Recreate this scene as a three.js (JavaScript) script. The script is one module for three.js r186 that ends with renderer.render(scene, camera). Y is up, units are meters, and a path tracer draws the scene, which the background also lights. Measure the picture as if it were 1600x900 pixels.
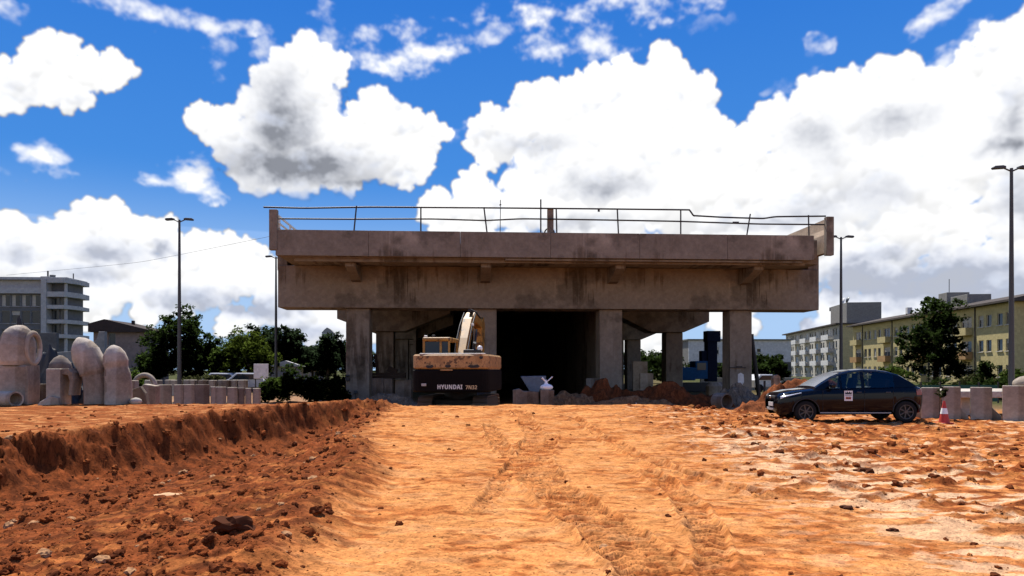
import * as THREE from 'three';
import { RoundedBoxGeometry } from 'three/addons/geometries/RoundedBoxGeometry.js';
import { mergeGeometries, mergeVertices, toCreasedNormals } from 'three/addons/utils/BufferGeometryUtils.js';
import { createNoise2D, createNoise3D } from 'simplex-noise';

// ---------------------------------------------------------------- camera, sky, sun, exposure
const scene = new THREE.Scene();
const EYE = 1.5, FOCAL = 1160, HORIZON = 578;              // photograph: 1600 x 900, level camera, raised lens
const camera = new THREE.PerspectiveCamera(2 * Math.atan(HORIZON / FOCAL) * 180 / Math.PI, 1600 / (2 * HORIZON), 0.1, 3000);
camera.setViewOffset(1600, 2 * HORIZON, 0, 0, 1600, 900);
camera.position.set(0, EYE, 0);
camera.lookAt(0, EYE, -10);

const renderer = new THREE.WebGLRenderer({ antialias: true });
renderer.toneMapping = THREE.LinearToneMapping;
const EXPOSURE = 1.8;
renderer.toneMappingExposure = EXPOSURE;
renderer.shadowMap.enabled = true;

const SUN_AZ = -20 * Math.PI / 180, SUN_EL = 58 * Math.PI / 180;
const sun = new THREE.DirectionalLight(new THREE.Color(1.0, 0.955, 0.88), 5);
sun.name = 'sun';
sun.position.set(Math.sin(SUN_AZ) * Math.cos(SUN_EL) * 150, Math.sin(SUN_EL) * 150, -Math.cos(SUN_AZ) * Math.cos(SUN_EL) * 150 - 30);
sun.target.position.set(0, 0, -30);
sun.castShadow = true;
Object.assign(sun.shadow.camera, { left: -90, right: 90, top: 90, bottom: -90, near: 1, far: 400 });
sun.shadow.mapSize.set(4096, 4096);
scene.add(sun, sun.target);

function rng(seed) { let s = seed | 0; return () => { s = (s + 0x6d2b79f5) | 0; let t = Math.imul(s ^ (s >>> 15), 1 | s); t = (t + Math.imul(t ^ (t >>> 7), 61 | t)) ^ t; return ((t ^ (t >>> 14)) >>> 0) / 4294967296; }; }
const clamp = (x, a = 0, b = 1) => Math.min(b, Math.max(a, x));
const sst = (a, b, x) => { const t = clamp((x - a) / (b - a)); return t * t * (3 - 2 * t); };
const mix = (a, b, t) => a + (b - a) * t;

// ---------------------------------------------------------------- sky: blue air, cumulus all round, thin wisps
function makeSky() {
  const W = 4096, H = 2048, half = H / 2, DEG = W / 360, R = rng(71), n3 = createNoise3D(rng(5)), n3b = createNoise3D(rng(6));
  const N = W * half, alpha = new Float32Array(N), zb = new Float32Array(N).fill(-1e9), shade = new Float32Array(N), wu = new Float32Array(N), ww = new Float32Array(N), fb = new Float32Array(N), grey = new Float32Array(N);
  for (let r = 0; r < half; r++) {                           // row 0 is the horizon
    const el = (r + 0.5) / DEG * Math.PI / 180, ce = Math.cos(el), y = Math.sin(el);
    for (let c = 0; c < W; c++) {
      const az = ((c + 0.5) / W - 0.5) * 2 * Math.PI, x = Math.sin(az) * ce, z = -Math.cos(az) * ce, i = r * W + c;
      wu[i] = 0.55 * n3(x * 22, y * 22, z * 22) + 0.3 * n3(x * 55 + 9, y * 55, z * 55) + 0.15 * n3(x * 130, y * 130, z * 130 + 3) + 0.06 * n3(x * 300, y * 300, z * 300 + 3);
      ww[i] = 0.45 * n3b(x * 22, y * 22, z * 22) + 0.3 * n3b(x * 55 + 9, y * 55, z * 55) + 0.15 * n3b(x * 130, y * 130, z * 130 + 3) + 0.06 * n3b(x * 300, y * 300, z * 300 + 3);
      fb[i] = 0.5 + 0.5 * (0.5 * n3(x * 14, y * 26, z * 14) + 0.27 * n3b(x * 34, y * 60, z * 34) + 0.15 * n3(x * 80, y * 120, z * 80) + 0.08 * n3b(x * 190, y * 240, z * 190));
    }
  }
  const px = (X, Y, r) => { const az = Math.atan((X - 800) / FOCAL), el = Math.atan((HORIZON - Y) / FOCAL * Math.cos(az)); return [az * 57.2958, el * 57.2958, (r || 0) / FOCAL * 57.2958 * Math.pow(Math.cos(az), 1.4)]; };
  const walk = (az, el, ra, re, f) => {                      // every texel within an ellipse of the direction (az, el), in degrees
    const r0 = Math.max(0, Math.floor((el - re) * DEG)), r1 = Math.min(half - 1, Math.ceil((el + re) * DEG));
    for (let r = r0; r <= r1; r++) {
      const e = (r + 0.5) / DEG, ce = Math.max(0.06, Math.cos(e / 57.2958)), span = Math.min(180, ra / ce);
      const c0 = Math.floor((az - span + 90) * DEG), c1 = Math.ceil((az + span + 90) * DEG);
      for (let c = c0; c <= c1; c++) { const i = r * W + ((c % W) + W) % W; f(i, ((c + 0.5) / DEG - 90 - az) * ce, e - el); }
    }
  };
  const puff = (az, el, rad, z0, soft, most, base, tone = 0.2) => {
    const k = Math.min(0.95, rad * 0.5), pad = rad + k * 1.2;
    walk(az, el, pad, pad, (i, du, dw) => {
      const u = du + wu[i] * k, w = dw + ww[i] * k, d2 = (u * u + w * w) / (rad * rad);
      if (d2 >= 1) return;
      let a = sst(1, 1 - soft, Math.sqrt(d2)) * most;
      if (base !== undefined) a *= sst(base - 0.9, base + 0.5, el + w);
      if (a > alpha[i]) alpha[i] = a;
      const nz = Math.sqrt(1 - d2), z = z0 + rad * nz;
      if (z > zb[i] && a > 0.15) { zb[i] = z; shade[i] = 0.9 + 0.5 * tone * (w / rad) + 0.12 * tone * nz - 0.1 * tone * (u / rad); }
    });
  };
  const cumulus = (az, el, rad, base) => {
    puff(az, el, rad, 0, 0.3, 1, base, 0.3);
    const n1 = 15;
    for (let i = 0; i < n1; i++) {
      const t = R() * Math.PI * 2, zz = R() * 1.15 - 0.15, q = Math.sqrt(Math.max(0, 1 - zz * zz)) * 0.9, r1 = rad * (0.26 + 0.26 * R());
      const a1 = az + Math.cos(t) * q * rad, e1 = el + Math.sin(t) * q * rad, z1 = zz * rad * 0.8;
      puff(a1, e1, r1, z1, 0.3, 1, base, 0.26);
      if (r1 < 0.28) continue;
      for (let j = 0; j < 7; j++) {
        const t2 = R() * Math.PI * 2, z2 = R(), q2 = Math.sqrt(1 - z2 * z2) * 0.92, r2 = r1 * (0.24 + 0.26 * R());
        puff(a1 + Math.cos(t2) * q2 * r1, e1 + Math.sin(t2) * q2 * r1, r2, z1 + z2 * r1 * 0.8, 0.5, 1, base, 0.16);
      }
    }
  };
  const wisp = (az, el, ra, re, most, tilt = 0) => walk(az, el, Math.max(ra, re) * 1.1, Math.max(ra, re) * 1.1, (i, du, dw) => {
    const ct = Math.cos(tilt), st = Math.sin(tilt), u = (du * ct + dw * st + wu[i] * 0.9) / ra, w = (dw * ct - du * st + ww[i] * 0.5) / re, e = 1 - u * u - w * w;
    if (e <= 0) return;
    const a = sst(0.6, 1.15, fb[i] * 1.05 + e * 0.33) * most * sst(0, 0.3, e);
    if (a > alpha[i]) { alpha[i] = a; if (zb[i] < -1e8) shade[i] = 0.97; }
  });
  const shadow = (az, el, ra, re, k) => walk(az, el, ra * 1.6, re * 1.6, (i, du, dw) => {
    const u = (du + wu[i] * 0.8) / ra, w = (dw + ww[i] * 0.6) / re, e = Math.exp(-1.1 * (u * u + w * w)) * (0.55 + 0.9 * fb[i]);
    grey[i] = Math.max(grey[i], k * e);
  });
  // cumulus in the part of the sky that the photograph shows: [x, y, radius] in its pixels
  const seen = [
    [[478, 122, 55], [450, 155, 48], [512, 108, 32], [432, 200, 55], [475, 190, 62], [322, 188, 26], [300, 184, 14], [352, 200, 32], [385, 228, 46], [430, 252, 50], [500, 248, 56], [560, 238, 56], [602, 212, 52], [640, 232, 40], [578, 188, 40], [655, 200, 28], [690, 206, 15], [540, 272, 30], [620, 268, 30], [470, 272, 30], [520, 225, 50]],
    [[30, 120, 36], [72, 96, 36], [100, 80, 24], [122, 116, 34], [162, 110, 30], [196, 108, 17], [95, 138, 34], [8, 140, 30], [40, 148, 22], [128, 155, 16], [-40, 125, 40]],
    [[785, 215, 46], [752, 228, 24], [842, 172, 38], [885, 172, 42], [932, 152, 42], [985, 142, 38], [1040, 124, 38], [1050, 102, 20], [1086, 160, 36], [900, 230, 70], [1000, 220, 80], [1080, 235, 58], [1130, 235, 40], [745, 320, 46], [690, 332, 30], [850, 300, 70], [950, 300, 76], [1050, 300, 84], [1150, 280, 70], [1180, 205, 32], [1195, 190, 18], [1245, 192, 50], [1292, 172, 46], [1342, 152, 46], [1396, 132, 42], [1412, 114, 22], [1462, 172, 52], [1505, 150, 42], [1560, 94, 52], [1592, 72, 42], [1630, 115, 80], [1300, 262, 90], [1420, 262, 100], [1530, 235, 90], [1250, 340, 80], [1190, 420, 60], [1650, 240, 100], [1110, 420, 60]],
    [[1420, 382, 48], [1385, 388, 30], [1570, 345, 34], [1490, 350, 40], [1545, 420, 22], [1330, 330, 50], [1600, 350, 40], [1310, 470, 26], [1280, 420, 34], [1660, 400, 60], [1440, 450, 50], [1380, 470, 50], [1560, 450, 60], [1500, 500, 50], [1340, 410, 50], [1500, 400, 40], [1620, 480, 60], [1300, 520, 40], [1420, 530, 40]],
    [[40, 372, 40], [-5, 360, 36], [100, 372, 40], [150, 348, 34], [176, 331, 22], [136, 335, 18], [210, 372, 42], [256, 362, 28], [200, 402, 50], [100, 420, 60], [30, 420, 50], [330, 384, 28], [300, 402, 34], [360, 382, 18], [392, 402, 28], [340, 430, 44], [270, 442, 50], [410, 430, 30], [150, 462, 50], [230, 478, 30], [40, 480, 50], [450, 460, 50], [520, 500, 46], [600, 480, 50], [-60, 420, 70], [700, 470, 60], [820, 440, 70], [930, 440, 70], [1030, 440, 60], [1010, 520, 40], [880, 520, 40], [370, 505, 26], [1140, 500, 40]],
  ];
  const bases = [300, undefined, undefined, undefined, undefined, undefined];
  seen.forEach((list, k) => list.forEach(([x, y, r]) => { const [a, e, q] = px(x, y, r); cumulus(a, e, q, bases[k] && px(x, bases[k])[1]); }));
  for (const [x, y, ra, re, k, t] of [[950, 16, 170, 26, 0.95, 0.04], [220, 14, 90, 20, 0.8, -0.1], [340, 40, 75, 12, 0.7, 0.05], [635, 78, 100, 34, 0.85, 0.1], [510, 55, 40, 36, 0.6, 0.5], [415, 86, 26, 20, 0.6, 0.3], [348, 92, 22, 32, 0.5, 0.3], [900, 70, 80, 22, 0.75, 0], [975, 82, 22, 18, 0.7, 0], [770, 50, 50, 14, 0.6, 0.2], [1465, 24, 42, 20, 0.75, 0.5], [1280, 68, 22, 18, 0.55, 0.3], [1490, 85, 60, 20, 0.7, 0.7], [15, 18, 40, 18, 0.7, -0.3], [296, 272, 46, 26, 0.95, 0.5], [255, 279, 40, 14, 0.85, 0.1], [330, 298, 30, 15, 0.85, -0.4], [60, 247, 34, 26, 0.9, 0.3], [86, 266, 26, 12, 0.7, -0.2], [8, 262, 20, 16, 0.6, 0], [700, 210, 50, 16, 0.5, 0.2], [1230, 130, 40, 10, 0.25, 0.3], [1100, 40, 60, 10, 0.2, 0]]) {
    const [a, e] = px(x, y), f = 57.2958 / FOCAL * Math.pow(Math.cos(a / 57.3), 1.4);
    wisp(a, e, ra * f * 1.25, re * f * 1.3, k, t);
  }
  for (const [x, y, ra, re, k] of [[440, 195, 46, 66, 0.72], [465, 258, 115, 32, 0.85], [540, 285, 70, 12, 0.55], [1398, 190, 56, 24, 0.36], [1268, 212, 46, 30, 0.32], [1295, 250, 40, 40, 0.2], [838, 226, 70, 18, 0.34], [945, 288, 70, 22, 0.45], [1585, 180, 26, 50, 0.45], [1580, 225, 40, 20, 0.55], [1590, 310, 34, 50, 0.4], [1260, 330, 60, 30, 0.3], [900, 350, 90, 14, 0.3], [1200, 350, 90, 14, 0.3],
    [170, 395, 50, 22, 0.5], [135, 425, 50, 18, 0.5], [250, 392, 26, 14, 0.5], [300, 470, 60, 20, 0.6], [60, 455, 60, 16, 0.5], [400, 480, 70, 22, 0.6], [20, 400, 40, 20, 0.35], [1340, 440, 60, 30, 0.9], [1470, 440, 110, 40, 0.9], [1580, 460, 60, 40, 0.8], [1360, 300, 60, 30, 0.3], [1240, 510, 50, 14, 0.6], [460, 520, 60, 20, 0.5], [1370, 400, 60, 14, 0.45], [30, 130, 30, 20, 0.15]]) {
    const [a, e] = px(x, y), f = 57.2958 / FOCAL * Math.pow(Math.cos(a / 57.3), 1.4);
    shadow(a, e, ra * f, re * f, k);
  }
  // the same kind of sky everywhere else
  for (let az = 42; az < 318; az += 5.5) {
    const a = az + (R() - 0.5) * 4, tall = R();
    for (let k = 0; k < 3; k++) cumulus(a + (R() - 0.5) * 7, 1 + R() * 6 + k * 2, 2.2 + R() * 1.6);
    if (tall > 0.4) for (let k = 0; k < 4; k++) cumulus(a + (R() - 0.5) * 8, 8 + R() * (4 + 8 * tall), 1.8 + R() * 2);
    if (R() > 0.3) shadow(a + R() * 5, 4 + R() * 10, 2 + R() * 3, 0.8 + R(), 0.4 + 0.3 * R());
  }
  for (let k = 0; k < 44; k++) {
    let a = R() * 360 - 180, e = 20 + 55 * R(); if (Math.abs(a) < 44) e = 35 + 40 * R();
    const big = 1 + R() * 2.4, flat = e - big * 0.7;
    if (R() > 0.35) { for (let j = 0; j < 6; j++) cumulus(a + (R() - 0.5) * big * 5, e + (R() - 0.4) * big * 1.4, big * (0.5 + 0.5 * R()), flat); shadow(a, flat + 0.3, big * 2.4, big * 0.6, 0.55); } else wisp(a, e, 5 + 6 * R(), 1.2 + 1.5 * R(), 0.8, R() - 0.5);
  }
  // soften the creases between puffs
  const tmp = new Float32Array(N);
  for (let pass = 0; pass < 2; pass++) {
    for (let r = 0; r < half; r++) for (let c = 0; c < W; c++) { const i = r * W + c; tmp[i] = (shade[r * W + (c + W - 1) % W] + 2 * shade[i] + shade[r * W + (c + 1) % W]) / 4; }
    for (let r = 0; r < half; r++) for (let c = 0; c < W; c++) { const i = r * W + c; shade[i] = (tmp[Math.max(0, r - 1) * W + c] + 2 * tmp[i] + tmp[Math.min(half - 1, r + 1) * W + c]) / 4; }
  }
  const data = new Float32Array(W * H * 4), g = 1 / EXPOSURE;
  for (let r = 0; r < H; r++) for (let c = 0; c < W; c++) {
    const o = (r * W + c) * 4, rr = Math.max(0, r - half), i = rr * W + c, e = (rr + 0.5) / DEG, t = Math.pow(clamp(e / 32), 0.8);
    const hz = 1 - sst(3, 15, e);
    let R0 = mix(mix(0.12, 0.018, t), 0.42, hz), G0 = mix(mix(0.4, 0.165, t), 0.62, hz), B0 = mix(mix(0.88, 0.66, t), 0.92, hz);
    const a = alpha[i];
    if (a > 0 && r >= half) {
      const dark = clamp(grey[i] * (0.95 + 0.7 * fb[i]), 0, 0.95), l = clamp(shade[i] * (1.2 - 0.1 * (1 - fb[i])), 0, 1.06), low = 1 - clamp(e / 14);
      const L = l * l * (1 - dark * 0.78), cr = L * (1 - 0.06 * dark - 0.08 * low * dark), cg = L * (1 + 0.02 * low * dark), cb = L * (1 + 0.16 * dark + 0.3 * low * dark);
      const edge = clamp(a * (0.8 + 0.5 * fb[i]));
      R0 = mix(R0, cr, edge); G0 = mix(G0, cg, edge); B0 = mix(B0, cb, edge);
    }
    data[o] = R0 * g; data[o + 1] = G0 * g; data[o + 2] = B0 * g; data[o + 3] = 1;
  }
  const t = new THREE.DataTexture(data, W, H, THREE.RGBAFormat, THREE.FloatType);
  t.mapping = THREE.EquirectangularReflectionMapping; t.magFilter = THREE.LinearFilter; t.needsUpdate = true;
  return t;
}
scene.background = makeSky();
scene.environment = scene.background;

// ---------------------------------------------------------------- helpers
const taken = {};
const numbered = (name) => { const n = taken[name] = (taken[name] ?? -1) + 1; return n ? name + '_' + String(n).padStart(3, '0') : name; };
function tag(o, label, category, group) { o.userData.label = label; o.userData.category = category; if (group) o.userData.group = group; return o; }
function thing(name, label, category, pos = [0, 0, 0], turn = 0, group) {
  const o = new THREE.Group(); o.name = numbered(name); o.position.set(...pos); o.rotation.y = turn; scene.add(o);
  return tag(o, label, category, group);
}
function part(parent, name, geos, mat, label) {
  const list = [].concat(geos), m = new THREE.Mesh(list.length === 1 ? list[0] : mergeGeometries(list.map(plain)), mat);
  m.name = parent === scene ? numbered(name) : name; m.castShadow = m.receiveShadow = true; if (label) m.userData.label = label; parent.add(m);
  return m;
}
function solo(name, geos, mat, label, category, pos, turn = 0, group) {
  const m = part(scene, name, geos, mat); if (pos) m.position.set(...pos); m.rotation.y = turn; return tag(m, label, category, group);
}
function copy(o, pos, turn, label, group) {
  const c = o.clone(); c.name = numbered(o.name.replace(/_\d{3}$/, '')); scene.add(c); c.userData = { ...o.userData };
  if (pos) c.position.set(...pos); if (turn !== undefined) c.rotation.y = turn; if (label) c.userData.label = label; if (group) c.userData.group = group;
  return c;
}
function plain(g) { g = g.index ? g.toNonIndexed() : g; for (const k of Object.keys(g.attributes)) if (!['position', 'normal', 'uv'].includes(k)) g.deleteAttribute(k); if (!g.attributes.uv) g.setAttribute('uv', new THREE.BufferAttribute(new Float32Array(g.attributes.position.count * 2), 2)); return g; }
function metric(g, du = 0, dv = 0) {                         // uv in metres, by the side that a face looks to
  g = plain(g); const p = g.attributes.position, uv = g.attributes.uv, a = new THREE.Vector3(), b = new THREE.Vector3(), c = new THREE.Vector3();
  for (let i = 0; i < p.count; i += 3) {
    a.fromBufferAttribute(p, i); b.fromBufferAttribute(p, i + 1).sub(a); c.fromBufferAttribute(p, i + 2).sub(a); b.cross(c);
    const x = Math.abs(b.x), y = Math.abs(b.y), z = Math.abs(b.z);
    for (let k = i; k < i + 3; k++) { const X = p.getX(k), Y = p.getY(k), Z = p.getZ(k); if (y >= x && y >= z) uv.setXY(k, X + du, Z + dv); else if (x > z) uv.setXY(k, Z + du, Y + dv); else uv.setXY(k, X + du, Y + dv); }
  }
  return g;
}
function bx(w, h, d, x = 0, y = 0, z = 0, r = 0, ry = 0, rx = 0, rz = 0) {   // box by its centre, edges rounded by r
  const g = r ? new RoundedBoxGeometry(w, h, d, 1, r) : new THREE.BoxGeometry(w, h, d);
  if (rx) g.rotateX(rx); if (rz) g.rotateZ(rz); if (ry) g.rotateY(ry); g.translate(x, y, z); return metric(g);
}
const span = (x0, x1, y0, y1, z0, z1, r = 0) => bx(Math.abs(x1 - x0), Math.abs(y1 - y0), Math.abs(z1 - z0), (x0 + x1) / 2, (y0 + y1) / 2, (z0 + z1) / 2, r);
function rod(a, b, r, seg = 8, r2 = r) { const A = new THREE.Vector3(...a), B = new THREE.Vector3(...b), d = B.clone().sub(A), g = new THREE.CylinderGeometry(r2, r, d.length(), seg); g.applyQuaternion(new THREE.Quaternion().setFromUnitVectors(new THREE.Vector3(0, 1, 0), d.normalize())); g.translate(...A.add(B).multiplyScalar(0.5).toArray()); return plain(g); }
function tube(pts, r, seg = 40, rad = 6, closed = false) { return plain(new THREE.TubeGeometry(new THREE.CatmullRomCurve3(pts.map((p) => new THREE.Vector3(...p)), closed, 'catmullrom', 0.2), seg, r, rad, closed)); }
function prism(outline, depth, bevel = 0, holes = []) {      // outline in x, y; extruded along +z from 0
  const s = new THREE.Shape(outline.map((p) => new THREE.Vector2(...p))); for (const h of holes) s.holes.push(new THREE.Path(h.map((p) => new THREE.Vector2(...p))));
  const g = new THREE.ExtrudeGeometry(s, { depth: depth - 2 * bevel, bevelEnabled: bevel > 0, bevelSize: bevel, bevelThickness: bevel, bevelSegments: 1, bevelOffset: -bevel, curveSegments: 10 }); if (bevel) g.translate(0, 0, bevel);
  return metric(g);
}
const moved = (g, x = 0, y = 0, z = 0, ry = 0, rx = 0, rz = 0) => { g = g.clone(); if (rx) g.rotateX(rx); if (rz) g.rotateZ(rz); if (ry) g.rotateY(ry); g.translate(x, y, z); return g; };
const atX = (X, D) => (X - 800) / FOCAL * D, atY = (Y, D) => EYE - (Y - HORIZON) / FOCAL * D;   // where a point D metres ahead stands

const noiseA = createNoise2D(rng(101)), noiseB = createNoise2D(rng(102)), noiseC = createNoise2D(rng(103));
const fbm = (x, y, o = 4, n = noiseA) => { let s = 0, a = 0.5; for (let i = 0; i < o; i++) { s += a * n(x, y); x = x * 2.03 + 17.1; y = y * 2.03 - 9.7; a *= 0.5; } return s; };

// tileable noise textures, painted as matter: grain, blotches, stains
function tileNoise(size, cells, seed) {
  const R = rng(seed), g = new Float32Array(cells * cells).map(() => R()), out = new Float32Array(size * size);
  for (let y = 0; y < size; y++) for (let x = 0; x < size; x++) {
    const fx = x / size * cells, fy = y / size * cells, ix = Math.floor(fx), iy = Math.floor(fy), tx = sst(0, 1, fx - ix), ty = sst(0, 1, fy - iy);
    const q = (a, b) => g[(b % cells) * cells + (a % cells)];
    out[y * size + x] = mix(mix(q(ix, iy), q(ix + 1, iy), tx), mix(q(ix, iy + 1), q(ix + 1, iy + 1), tx), ty);
  }
  return out;
}
function tileFbm(size, cells, oct, seed, gain = 0.55) { const o = new Float32Array(size * size); let a = 1, t = 0; for (let k = 0; k < oct && cells < size; k++) { const n = tileNoise(size, cells, seed + k); for (let i = 0; i < o.length; i++) o[i] += n[i] * a; t += a; a *= gain; cells *= 2; } for (let i = 0; i < o.length; i++) o[i] /= t; return o; }
function texture(size, f, srgb) { const d = new Uint8Array(size * size * 4); for (let i = 0; i < size * size; i++) { const c = f(i, i % size, Math.floor(i / size)); for (let k = 0; k < 3; k++) d[i * 4 + k] = clamp(c[k]) * 255; d[i * 4 + 3] = 255; } const t = new THREE.DataTexture(d, size, size); t.wrapS = t.wrapT = THREE.RepeatWrapping; t.magFilter = THREE.LinearFilter; t.colorSpace = srgb ? THREE.SRGBColorSpace : THREE.NoColorSpace; t.needsUpdate = true; return t; }
function every(t, m) { const c = t.clone(); c.repeat.set(1 / m, 1 / m); c.needsUpdate = true; return c; }
const lin = (r, g, b) => new THREE.Color().setRGB(r, g, b);
const std = (color, rough = 0.85, more = {}) => new THREE.MeshPhysicalMaterial({ color, roughness: rough, metalness: 0, specularIntensity: rough > 0.82 ? 0.15 : 1, ...more });

const F1 = tileFbm(512, 6, 6, 11), F2 = tileFbm(512, 16, 5, 31), F3 = tileFbm(512, 64, 3, 51, 0.8), F4 = tileFbm(512, 3, 4, 71);
// concrete: grey-beige, blotched, with board joints and rust-brown runs
const concreteMap = texture(512, (i, x, y) => {
  const run = sst(0.55, 0.7, F2[(x) + 512 * 9]) * sst(0.42, 0.6, F4[i]), b = 0.84 + 0.26 * (F1[i] - 0.5) + 0.16 * (F3[i] - 0.5) - 0.09 * sst(0.5, 0.7, F4[(i + 4100) % 262144]) - 0.1 * run;
  return [b * 1.0, b * (0.965 - 0.03 * run), b * (0.92 - 0.06 * run)];
}, true);
const castMap = texture(512, (i, x, y) => {                  // cast concrete of the viaduct: water runs, damp patches, pale lime
  const s = F2[((x * 3) % 512) + 512 * (y >> 2)], run = sst(0.52, 0.68, s) * sst(0.44, 0.6, F4[i]), lime = sst(0.54, 0.7, F2[((x * 2 + 200) % 512) + 512 * (y >> 3)]) * sst(0.5, 0.64, F4[(i + 90000) % 262144]), damp = sst(0.54, 0.66, F1[(i + 33333) % 262144]);
  const b = 0.82 + 0.2 * (F1[i] - 0.5) + 0.16 * (F3[i] - 0.5) - 0.2 * run + 0.14 * lime - 0.14 * damp; return [b, b * (0.97 - 0.03 * run), b * (0.93 - 0.06 * run)];
}, true);
const concreteBump = texture(512, (i) => { const b = 0.5 + 0.5 * (F1[i] - 0.5) + 0.5 * (F3[i] - 0.5); return [b, b, b]; });
const grainMap = texture(512, (i) => { const b = 0.87 + 0.2 * (F2[i] - 0.5) + 0.1 * (F3[i] - 0.5); return [b, b, b]; }, true);
const concrete = (r, g, b, size = 5) => std(lin(r, g, b), 0.92, { map: every(concreteMap, size), bumpMap: every(concreteBump, 1.3), bumpScale: 0.006 });
const painted = (r, g, b, rough = 0.6, size = 1.5) => std(lin(r, g, b), rough, { map: every(grainMap, size) });
const M = {
  bridge: std(lin(0.3, 0.275, 0.24), 0.92, { map: every(castMap, 9.3), bumpMap: every(concreteBump, 1.3), bumpScale: 0.006 }), parapet: concrete(0.45, 0.37, 0.3, 5),
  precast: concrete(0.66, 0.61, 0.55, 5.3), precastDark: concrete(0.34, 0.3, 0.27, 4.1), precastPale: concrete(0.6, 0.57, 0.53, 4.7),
  steel: std(lin(0.03, 0.028, 0.028), 0.6, { metalness: 0.4 }), pole: std(lin(0.045, 0.05, 0.055), 0.5, { metalness: 0.5 }), black: std(lin(0.012, 0.012, 0.013), 0.7), rubber: std(lin(0.018, 0.017, 0.017), 0.9),
  glass: new THREE.MeshPhysicalMaterial({ color: lin(0.02, 0.026, 0.03), roughness: 0.06, metalness: 0, specularIntensity: 0.6 }), chrome: std(lin(0.6, 0.6, 0.6), 0.25, { metalness: 1 }),
  white: painted(0.72, 0.72, 0.7), darkWood: painted(0.05, 0.035, 0.025, 0.9),
};

// ---------------------------------------------------------------- the ground: one sheet, D = metres ahead of the camera's place
const line = (pts) => (d) => { if (d <= pts[0][0]) return pts[0][1]; for (let i = 1; i < pts.length; i++) if (d <= pts[i][0]) return mix(pts[i - 1][1], pts[i][1], (d - pts[i - 1][0]) / (pts[i][0] - pts[i - 1][0])); return pts[pts.length - 1][1]; };
const crestX = line([[-30, -12], [4, -10], [8, -9.5], [12.9, -8.9], [15.4, -8], [18.1, -7.2], [19.9, -6.4], [21.5, -5.4], [23.4, -4.4], [25, -4]]);
const footX = (d) => crestX(d) + 1.45 + 0.25 * sst(19, 23, d);
const bankX = line([[-30, -0.6], [3, -0.95], [5.4, -1.25], [6.4, -1.33], [8.2, -1.45], [10.4, -1.5], [13, -2.1], [15.5, -2.7], [25, -3.2]]);   // foot of the low bank beside the haul road
const lipY = line([[0, 0.3], [13, 0.34], [15.4, 0.38], [18, 0.46], [20, 0.54], [23, 0.56], [26, 0.3]]);
const tracks = [   // wheel and crawler tracks on the haul road: points [x, D], half width
  { p: [[0.9, 2], [0.98, 5.4], [0.75, 7], [0.35, 9.5], [0.2, 12], [0.5, 16], [0.2, 22]], w: 0.2 }, { p: [[1.55, 2], [1.25, 5.4], [1.0, 7.2], [0.62, 9.5], [0.5, 12], [0.85, 16]], w: 0.13 },
  { p: [[1.5, 4], [1.52, 5.4], [1.75, 6.6], [2.0, 8.5], [2.0, 11]], w: 0.15 }, { p: [[-0.35, 8], [-0.1, 10.5], [0.1, 12], [0.3, 15]], w: 0.11 }, { p: [[0.2, 10.7], [0.1, 12.2], [-0.2, 14], [-0.6, 18]], w: 0.14 }, { p: [[3.0, 9], [2.4, 11], [2.1, 14], [1.6, 20]], w: 0.13 },
];
function trackAt(x, D) {
  let best = null;
  for (const t of tracks) { let s = 0; for (let i = 1; i < t.p.length; i++) {
    const [ax, ad] = t.p[i - 1], [bx_, bd] = t.p[i], dx = bx_ - ax, dd = bd - ad, L = Math.hypot(dx, dd);
    if (D > Math.min(ad, bd) - 1 && D < Math.max(ad, bd) + 1) { const k = clamp(((x - ax) * dx + (D - ad) * dd) / (L * L)), q = Math.hypot(x - ax - dx * k, D - ad - dd * k); if (q < t.w * 1.7 && (!best || q / t.w < best.q)) best = { q: q / t.w, s: s + k * L, side: ((x - ax) * dd - (D - ad) * dx) / L }; }
    s += L;
  } }
  return best;
}
const cell = (x, y) => { const ix = Math.floor(x), iy = Math.floor(y); let a = 9, id = 0; for (let j = -1; j <= 1; j++) for (let i = -1; i <= 1; i++) { let h = Math.imul(ix + i, 374761393) ^ Math.imul(iy + j, 668265263); h = Math.imul(h ^ (h >>> 13), 1274126177); const u = ((h >>> 0) % 1000) / 1000, v = (((h >>> 10) >>> 0) % 1000) / 1000, d = Math.hypot(x - ix - i - u, y - iy - j - v); if (d < a) { a = d; id = u; } } return [a, id]; };
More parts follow.
